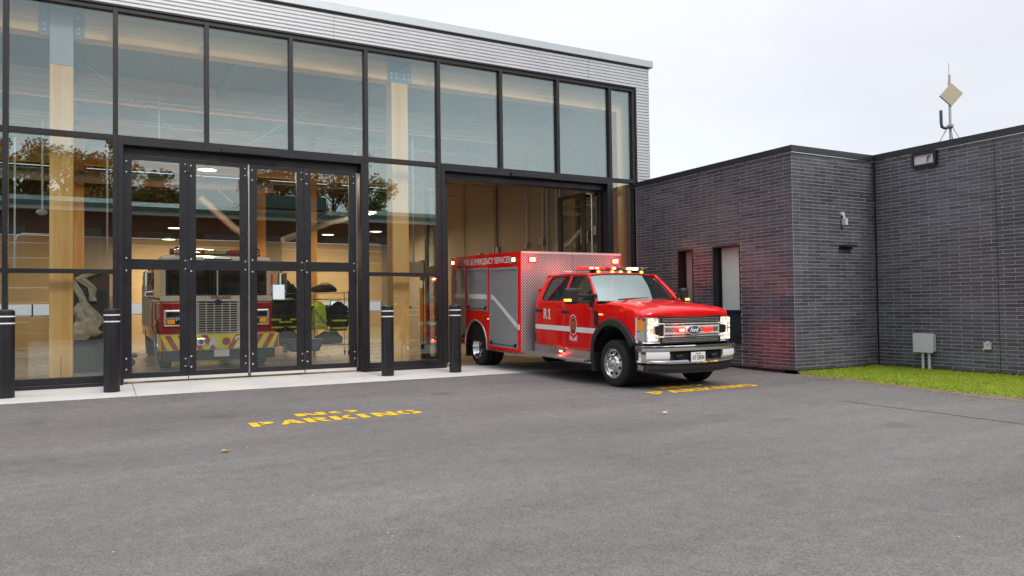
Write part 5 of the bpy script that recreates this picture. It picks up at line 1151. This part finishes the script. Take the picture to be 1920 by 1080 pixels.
# grille
g_ = FB(MB().box(-.46, .46, yc-.02, yc+.03, .80, 1.55), 'grille', 'steel_dark')
for k in range(13): FB(MB().box(-.45, .45, yc-.045, yc-.021, .83+k*.055, .848+k*.055), 'grille_bar', 'bright_trim', g_)
for k in range(6): x = -.43+k*.172; FB(MB().box(x-.011, x+.011, yc-.05, yc-.046, .82, 1.53), 'grille_bar', 'bright_trim', g_)
FB(MB().box(-.48, .48, yc-.05, yc, 1.55, 1.585).box(-.48, -.45, yc-.05, yc, .8, 1.55).box(.45, .48, yc-.05, yc, .8, 1.55).box(-.48, .48, yc-.05, yc, .765, .80), 'surround', 'bright_trim', g_, bevel=.005)
FB(MB().prism([(0, 1.47), (.13, 1.53), (0, 1.60), (-.13, 1.53)], 'y', yc-.065, yc-.052), 'badge', 'blue_oval', g_)
FB(text_mb('WELLAND', .072, .46, (-.16, yc+.016, 1.60), (1, 0, 0), (0, 0, 1), .006, bold=.03), 'lettering', 'maltese_red')
# bumper with chevrons
b_ = FB(MB().box(-1.26, 1.26, 0, .62, .46, .80), 'bumper', 'chev_yellow', bevel=.008)
FB(MB().box(-1.18, 1.18, .06, .62, .22, .458), 'underside_shade', 'steel_dark', bevel=.01); FB(MB().box(-1.20, 1.20, .63, 3.4, .20, .548), 'cab_underside_shade', 'steel_dark')  # dark boxes added to imitate the shade under bumper and cab, hiding the wheels
for s in (-1, 1):
    for k in range(5):
        x0_ = .12+k*.25; pl = [(s*x0_, .47), (s*(x0_+.12), .47), (s*min(x0_+.30, 1.25), .79 if x0_+.30 < 1.25 else .75), (s*min(x0_+.18, 1.25), .79)]
        FB(MB().prism(pl, 'y', -.004, -.001), 'chevron', 'red_matte', b_)
FB(MB().box(-.52, -.34, -.03, -.004, .56, .72), 'lamp_housing', 'chrome', b_, bevel=.01); FB(MB().cyl((-.43, -.045, .64), (-.43, -.02, .64), .05, n=14), 'lamp', 'steel_dark', b_)
for t_, x in (('A', -.30), ('2', .28)): FB(text_mb(t_, .26, .24, (x, -.006, .50), (1, 0, 0), (0, 0, 1), .008, bold=.04), 'lettering', 'white_film', b_)
FB(MB().cyl((.10, -.02, .64), (.10, -.004, .64), .085, n=18), 'siren', 'maltese_red', b_)
pn = FB(MB().box(-.16, .16, -.02, -.008, .30, .455), 'number_plate', 'white_film', b_); FB(MB().box(-1.2, 1.2, .1, .62, .801, .815), 'bumper_top', 'alu_step', b_)
FB(MB().box(-.9, .9, .2, 3, .38, .55), 'chassis', 'steel_dark')
# lights on the roof
lb = FB(MB().box(-1.0, 1.0, .85, 1.15, 2.64, 2.67), 'light_bar', 'steel_dark')
for k in range(8): FB(MB().box(-1.0+k*.25, -.755+k*.25, .86, 1.14, 2.671, 2.77), 'lamp_module', 'lens_red' if k not in (3, 4) else 'lens_clear', lb, bevel=.015)
FB(MB().box(-.32, .32, yc-.02, yc+.03, 2.45, 2.57), 'sign_light', 'chrome', bevel=.03); FB(MB().box(-.26, .26, yc-.03, yc-.018, 2.475, 2.545), 'lens', 'lens_clear', bevel=.01)
for s in (-1, 1): FB(MB().sphere((s*.85, .6, 2.72), .09, 12, 8), 'beacon', 'chrome', smooth=True)
FB(MB().tube([(-.95, .5, 2.62), (-.8, .42, 2.66), (-.4, .42, 2.66), (-.35, .5, 2.62)], .015, 8), 'roof_rail', 'chrome')
for x in (-.5, .5): FB(MB().box(x-.24, x+.24, 1.4, 1.6, 1.3, 2.1), 'seat', 'seat_grey', bevel=.05)
FB(MB().box(-1.22, 1.22, 3.7, 9.6, .6, 2.5), 'body', 'engine_red', bevel=.02)
for s in (-1, 1):
    for k in range(3): FB(MB().box(s*1.222, s*1.24, 3.9+k*1.9, 5.6+k*1.9, .9, 2.2), 'roller_shutter', 'shutter')
    FB(MB().lathe([(.30, 0), (.45, .02), (.52, .06), (.52, .28), (.3, .3)], (s*1.22-(0 if s < 0 else .3), 7.4, .52), 'x', 32, close=True), 'wheel', 'rubber', smooth=True)

# ================================================================ turnout gear on wheeled racks
def cloth_blob(nm, mat_, path, par, n=22, seed=0, amp=.18, **k):
    """closed limp shape swept along a path of (x,y,z,rx,ry)"""
    q = MB(); kk = 34; pts = []
    P = []
    for i in range(kk+1):
        t = i/kk*(len(path)-1); a_ = min(int(t), len(path)-2); f = t-a_; f = f*f*(3-2*f); P.append([path[a_][j]*(1-f)+path[a_+1][j]*f for j in range(5)])
    for i, (x, y, z, rx, ry) in enumerate(P):
        for j in range(n):
            a_ = 2*math.pi*j/n; w_ = 1+amp*(noise.noise((math.cos(a_)*2.2+seed, math.sin(a_)*2.2, z*5+x*5))*1.3+.5*math.sin(a_*5+z*9+seed)); pts.append((x+rx*math.cos(a_)*w_, y+ry*math.sin(a_)*w_, z))
    q.add(pts, [(i*n+j, i*n+(j+1) % n, (i+1)*n+(j+1) % n, (i+1)*n+j) for i in range(kk) for j in range(n)]+[tuple(range(n))[::-1], tuple(range(kk*n, (kk+1)*n))])
    return q.build(nm, mat_, par, smooth=True, **k)
def gear_rack(x, y, lab, hv):
    t = thing('gear_rack', lab, 'gear rack', (x, y, FZ), 'wheeled gear racks behind the closed doors')
    q = MB()
    for sx_ in (-.5, .5):
        for sy2 in (-.22, .22): q.cyl((x+sx_, y+sy2, FZ+.12), (x+sx_, y+sy2, FZ+1.85), .014, n=8)
    for z in (.30, 1.62, 1.80):
        for sy2 in (-.22, .22): q.bar((x-.5, y+sy2, FZ+z), (x+.5, y+sy2, FZ+z), .02, .02)
        for k in range(9): q.bar((x-.5+k*.125, y-.22, FZ+z), (x-.5+k*.125, y+.22, FZ+z), .008, .008)
    q.build('frame', 'chrome', t)
    for sx_ in (-.5, .5):
        for sy2 in (-.22, .22): MB().cyl((x+sx_-.015, y+sy2, FZ+.055), (x+sx_+.015, y+sy2, FZ+.055), .055, n=14).box(x+sx_-.02, x+sx_+.02, y+sy2-.02, y+sy2+.02, FZ+.08, FZ+.14).build('caster', 'rubber', t)
    return t
def coat(x, y, zt, mat_, lab, w=.24, vest=False, L_=.85):
    t = thing('jacket', lab, 'jacket', (x, y, zt-.3))
    b_ = cloth_blob('body', mat_, [(x, y, zt, .06, .05), (x, y, zt-.05, .13, .08), (x, y, zt-.14, w*.92, .11), (x, y, zt-.35, w, .12), (x, y, zt-.65, w*1.0, .13), (x, y, zt-L_, w*1.08, .14)], t, seed=x*3, amp=.12)
    for s in (-1, 1): cloth_blob('sleeve', mat_ if not vest else 'turnout', [(x+s*w*.75, y, zt-.12, .07, .07), (x+s*w*1.08, y-.02, zt-.30, .075, .075), (x+s*w*1.15, y-.03, zt-.60, .07, .07), (x+s*w*1.12, y-.03, zt-.72, .065, .065)], t, seed=s+x)
    for z in (zt-.55, zt-L_+.08):
        q = MB(); q.lathe([(1, -.025), (1.01, -.025), (1.01, .025), (1, .025)], (0, 0, 0), 'z', 24); q.v = [Vector((x+p.x*w*1.10, y+p.y*.155, z+p.z)) for p in q.v]; q.build('reflective_band', 'hivis' if not vest else 'silver_tape', t)
    if vest:
        for s in (-1, 1): MB().bar((x-s*w*.7, y-.155, zt-.16), (x+s*w*.7, y-.165, zt-.62), .012, .05, (0, 1, 0)).build('silver_strap', 'silver_tape', t)
    MB().tube([(x-.12, y, zt-.06), (x, y, zt+.02), (x, y, zt+.08), (x+.03, y, zt+.11)], .006, 6).build('hanger', 'steel_dark', t)
    return t
gear_rack(4.62, 22.3, 'chrome wheeled rack of dark turnout coats right of the fire engine', False)
gear_rack(5.75, 21.7, 'chrome wheeled rack with the yellow vest, right of the coat rack', True)
for i, x in enumerate((4.33, 4.60, 4.9)):
    coat(x, 22.3, FZ+(1.60 if i != 1 else 2.20), 'turnout', L_=.85 if i != 1 else 1.30, lab=['black turnout coat at the left end of the coat rack beside the engine', 'longest black turnout coat hung above the middle of the coat rack beside the engine', 'black turnout coat at the right end of the coat rack beside the engine'][i])
coat(5.42, 21.68, FZ+1.55, 'hivis', 'bright yellow safety vest with silver cross straps hanging on the rack', vest=True, w=.25, L_=.8)
coat(6.02, 21.72, FZ+1.55, 'turnout', 'dark turnout coat hanging just right of the yellow vest')
def bag(x, y, z, sx_, sz, lab, mat_='turnout', nm='gear_bag'):
    t = thing(nm, lab, 'bag', (x, y, z)); cloth_blob('body', mat_, [(x, y, z, sx_*.9, .2), (x, y, z+.05, sx_, .24), (x, y, z+sz*.6, sx_*.95, .22), (x+.05, y, z+sz, sx_*.5, .1)], t, seed=x, amp=.15)
    MB().tube([(x-.15, y-.1, z+sz*.7), (x-.1, y-.1, z+sz*1.15), (x+.1, y-.1, z+sz*1.15), (x+.15, y-.1, z+sz*.7)], .015, 6).build('handle', 'black_plastic', t)
bag(4.6, 22.3, FZ+.33, .42, .42, 'dark gear bag on the bottom shelf of the coat rack'); bag(5.7, 21.7, FZ+.33, .40, .36, 'dark gear bag on the bottom shelf below the yellow vest'); bag(5.6, 21.7, FZ+1.83, .34, .22, 'dark folded bag on top of the vest rack')
t = thing('storage_bin', 'blue grey plastic bin on the floor in front of the gear racks', 'bin', (5.0, 21.3, FZ)); q = MB(); q.prism([(4.55, FZ+.16), (5.3, FZ+.16), (5.42, FZ+.46), (4.42, FZ+.46)], 'y', 21.1, 21.6); q.build('tub', 'bin_blue', t, bevel=.03); MB().box(4.4, 5.44, 21.08, 21.62, FZ+.461, FZ+.50).build('rim', 'bin_blue', t)
# beige suit hanging left of the door
t = thing('protective_suit', 'beige protective suit hanging crumpled behind the left glass panel', 'protective suit', (-.3, 19.2, 1.0))
cloth_blob('torso', 'beige_cloth', [(-.42, 19.2, 1.62, .10, .10), (-.40, 19.2, 1.45, .22, .16), (-.30, 19.2, 1.2, .26, .18), (-.38, 19.2, .95, .30, .18), (-.48, 19.2, .80, .20, .12)], t, seed=1, amp=.3)
cloth_blob('sleeve', 'beige_cloth', [(-.62, 19.2, 2.12, .06, .06), (-.52, 19.2, 1.9, .07, .07), (-.40, 19.2, 1.65, .07, .07), (-.36, 19.2, 1.5, .08, .08)], t, seed=2, amp=.3)
cloth_blob('sleeve', 'beige_cloth', [(-.10, 19.2, 2.28, .10, .06), (-.30, 19.2, 2.25, .12, .07), (-.48, 19.2, 2.16, .10, .07), (-.25, 19.2, 1.95, .07, .07), (-.22, 19.2, 1.65, .07, .07)], t, seed=3, amp=.3)
MB().tube([(-.28, 19.1, .85), (-.15, 19.1, .70), (-.05, 19.1, .5), (-.12, 19.1, .35)], [.05, .05, .045, .05], 10).tube([(-.22, 19.05, .85), (.02, 19.05, .72), (.02, 19.05, .55), (-.02, 19.05, .35)], [.03, .03, .03, .05], 10).build('boots', 'rubber', t, smooth=True)
MB().box(-.62, .1, 19.24, 19.28, FZ, 2.36).build('hanging_board', 'deck_wood', t)
t = thing('hose_trolley', 'low dark trolley on the floor behind the left glass panel', 'trolley', (-.1, 20.5, FZ)); MB().box(-.8, .7, 20.3, 20.9, FZ+.22, FZ+.30).build('deck', 'bin_blue', t, bevel=.01); MB().box(-.5, .5, 20.35, 20.85, FZ+.31, FZ+.75).build('case', 'black_plastic', t, bevel=.03)
for x in (-.6, .55): MB().cyl((x, 20.28, FZ+.11), (x, 20.34, FZ+.11), .11, n=18).build('wheel', 'rubber', t)
t = thing('workbench', 'dark bench with pale drawers behind the second bollard glass panel', 'bench', (5.3, 20.0, FZ))
MB().box(4.95, 5.55, 23.9, 24.5, FZ+.78, FZ+.83).box(4.98, 5.02, 23.95, 24.45, FZ, FZ+.78).box(5.48, 5.52, 23.95, 24.45, FZ, FZ+.78).build('frame', 'steel_dark', t)
for k in range(4): MB().box(5.05, 5.45, 23.93, 24.0, FZ+.28+k*.12, FZ+.37+k*.12).build('drawer', 'pvc', t, bevel=.006)
t = thing('safety_post', 'yellow square safety post standing inside between the two bays', 'post', (7.05, 17.6, FZ)); MB().box(6.96, 7.14, 17.5, 17.68, FZ+.42, 1.9).build('sleeve', 'safety_yellow', t, bevel=.012); MB().box(6.975, 7.125, 17.515, 17.665, FZ, FZ+.42).build('base', 'black_plastic', t)
t = thing('wall_cabinet', 'beige equipment case on a bracket right of the middle timber column', 'cabinet', (6.85, 17.2, 2.2)); MB().box(6.62, 6.98, 17.4, 17.6, 2.18, 2.55).build('case', 'panel_in', t, bevel=.02); MB().box(6.98, 7.02, 17.3, 17.7, 2.1, 2.6).cyl((6.99, 17.5, FZ), (6.99, 17.5, 2.1), .02, n=8).build('bracket', 'steel_dark', t)
t = thing('wall_screen', 'lit wall screen seen through the door beside the racks', 'screen', (8.8, 31.9, 1.4)); MB().box(8.52, 8.96, 32.0, 32.05, 1.30, 1.78).box(8.7, 8.78, 32.05, 33.9, 1.4, 1.6).build('case', 'frame_dark', t, bevel=.01); MB().box(8.55, 8.93, 31.99, 31.999, 1.33, 1.75).build('display', 'screen', t)
t = thing('phone_box', 'pale call box on the far timber column', 'call box', (9.2, 30, 1.4)); MB().box(9.15, 9.50, 30.0, 30.15, 1.25, 1.75).build('case', 'panel_in', t, bevel=.02); MB().box(9.22, 9.40, 29.99, 30.0, 1.48, 1.68).build('dial', 'black_plastic', t); MB().box(9.2, 9.45, 30.16, 30.40, FZ, 6.4).build('post', 'wood_z', t)
t = thing('traffic_cone', 'yellow cone shaped marker beside the safety post', 'cone', (6.72, 18.2, 1.2)); MB().cyl((6.72, 18.2, 1.45), (6.55, 18.2, 2.28), .11, .03, n=16).build('cone', 'hivis', t, smooth=True); MB().box(6.55, 6.9, 18.1, 18.3, 1.40, 1.45).cyl((6.72, 18.2, FZ), (6.72, 18.2, 1.4), .015, n=8).build('stand', 'steel_dark', t)
# ceiling lamps: lit discs hanging over the bays
LB = None
spots_ = [(2.43, 21.6, 5.2, 'round ceiling lamp glowing high in the second door leaf'), (2.35, 31.0, 4.55, 'round ceiling lamp, higher of the two above the engine'), (2.2, 32.0, 4.2, 'round ceiling lamp, lower of the two above the engine'), (8.3, 31.5, 4.55, 'round ceiling lamp glowing in the fourth door leaf'), (-3.6, 21.0, 5.3, 'round ceiling lamp over the left end of the hall'), (7.7, 24.0, 4.6, 'round ceiling lamp over the open bay'), (9.9, 30.0, 4.6, 'round ceiling lamp deep inside the open bay'), (-3.6, 29, 5.2, 'round ceiling lamp at the far left of the hall')]
for i, (x, y, z, lab) in enumerate(spots_):
    if LB is None:
        t = thing('ceiling_lamp', lab, 'lamp', (x, y, z), 'round ceiling lamps in the hall')
        MB().lathe([(.0, .10), (.10, .10), (.14, .04), (.27, .02), (.27, -.0), (.245, -.0)], (x, y, z), 'z', 28).build('housing', 'steel_dark', t, smooth=True)
        MB().lathe([(.0, .001), (.24, .001)], (x, y, z), 'z', 28).build('diffuser', 'lamp_disc', t)
        MB().cyl((x, y, z+.1), (x, y, 6.8), .008, n=6).build('cord', 'black_plastic', t); LB = t
        lightobj('lamp_light', 'AREA', 135, (x, y, z-.03), (1, .77, .50), t, size=.5)
    else:
        c = copy_obj(LB); c.location = (x, y, z); c['label'] = lab

# ================================================================ across the road, seen only in the glass
t = thing('brown_building', 'brown brick building with teal metal roof standing behind the viewer', 'building', (4, -20, 0))
BX0, BX1, BY = -30, 46, -20.0
MB().box(BX0, BX1, BY-14, BY, 0, 7.3).build('wall', 'brown_brick', t)
MB().box(BX0-.4, BX1+.4, BY-14.4, BY+.5, 7.3, 7.55).build('soffit', 'conc', t); MB().prism([(BY+.6, 7.55), (BY+.6, 7.8), (BY-.8, 8.25), (BY-14.6, 8.25), (BY-14.6, 7.55)], 'x', BX0-.6, BX1+.6).build('roof', 'teal_roof', t)
MB().box(8.5, 13.5, BY-4, BY-.4, 8.25, 9.1).build('roof_unit', 'teal_roof', t)
k = 0; x = BX0+1.5
while x < BX1-2.5:
    w_ = MB().box(x, x+1.9, BY-.05, BY+.05, 4.4, 6.3).box(x-.06, x, BY, BY+.09, 4.34, 6.36).box(x+1.9, x+1.96, BY, BY+.09, 4.34, 6.36).build('window', 'teal_roof', t); MB().box(x+.05, x+1.85, BY+.051, BY+.06, 4.45, 6.25).build('pane', 'win_dark', w_)
    w_ = MB().box(x, x+1.9, BY-.05, BY+.05, 1.0, 3.0).build('window', 'teal_roof', t); MB().box(x+.05, x+1.85, BY+.051, BY+.06, 1.05, 2.95).build('pane', 'win_dark', w_); x += 3.8
def tree(x, y, h, rad, kind, lab, seed):
    t = thing('maple_tree' if kind == 'leaf_rust' else 'leafy_tree', lab, 'tree', (x, y, 0), 'trees behind the brown building'); r_ = random.Random(seed)
    q = MB(); q.tube([(x, y, 0), (x+.1, y, h*.3), (x-.1, y+.1, h*.62), (x, y, h*.9)], [.26, .2, .13, .03], 8)
    tips = []
    for k in range(26):
        a_ = r_.uniform(0, 6.28); z0 = h*r_.uniform(.3, .80); l_ = rad*r_.uniform(.5, 1.0)*(1.15-abs(z0/h-.45)); e = Vector((x+l_*math.cos(a_), y+l_*math.sin(a_), z0+h*r_.uniform(.1, .24))); q.tube([(x, y, z0), ((x+e.x)/2, (y+e.y)/2, (z0+e.z)/2-.1), e], [.07, .045, .015], 5); tips.append(e)
    tips.append(Vector((x, y, h*.93)))
    q.build('trunk', 'bark', t, smooth=True)
    c = MB()
    vs_, fs = [], []
    for e in tips:
        cl = r_.uniform(.7, 1.2)*rad*.36
        for k in range(330):
            d_ = Vector((r_.gauss(0, 1), r_.gauss(0, 1), r_.gauss(0, .8))); d_ = d_.normalized()*cl*r_.random()**.45; p = e+d_; n1 = Vector((r_.gauss(0, 1), r_.gauss(0, 1), r_.gauss(0, 1))).normalized(); a2 = n1.orthogonal().normalized(); b2_ = n1.cross(a2); s_ = r_.uniform(.07, .15); n0 = len(vs_)
            vs_ += [p-a2*s_, p-b2_*s_*.6, p+a2*s_, p+b2_*s_*.6]; fs.append((n0, n0+1, n0+2, n0+3))
    c.v, c.f, c.m = vs_, fs, [0]*len(fs); c.build('crown', kind, t, fix=False)
TL = [(-7.2, -27, 13.2, 3.0, 'leaf_green'), (-4.2, -26, 11.8, 2.6, 'leaf_green'), (-2.0, -28, 12.6, 2.8, 'leaf_rust'), (.6, -27, 12.2, 2.7, 'leaf_rust'), (3.0, -26.5, 11.2, 2.2, 'leaf_green'), (11.6, -26, 12.6, 2.5, 'leaf_rust'), (15.8, -27, 13.2, 2.6, 'leaf_rust'), (18.6, -27, 11.6, 2.2, 'leaf_green'), (-11, -27, 12.5, 3.2, 'leaf_green'), (30, -28, 11.5, 3, 'leaf_green')]
nm_ = ['green tree at the far left of the row behind the brown building', 'second green tree behind the left end of the teal roof', 'rust leaved tree left of the tallest rust tree', 'rust leaved tree right of centre in the left clump', 'low green tree ending the left clump', 'rust leaved tree behind the roof unit', 'tall rust leaved tree right of the roof unit', 'low green tree right of the two rust trees', 'wide green tree beyond the left end', 'lone green tree far to the right']
for i, (a_, l_) in enumerate(zip(TL, nm_)): tree(*a_, l_, 100+i)
for ob in bpy.data.objects:
    if ob.type == 'MESH' and ob.parent is None and not ob.get('label') and not ob.get('kind'): print('UNTAGGED', ob.name)
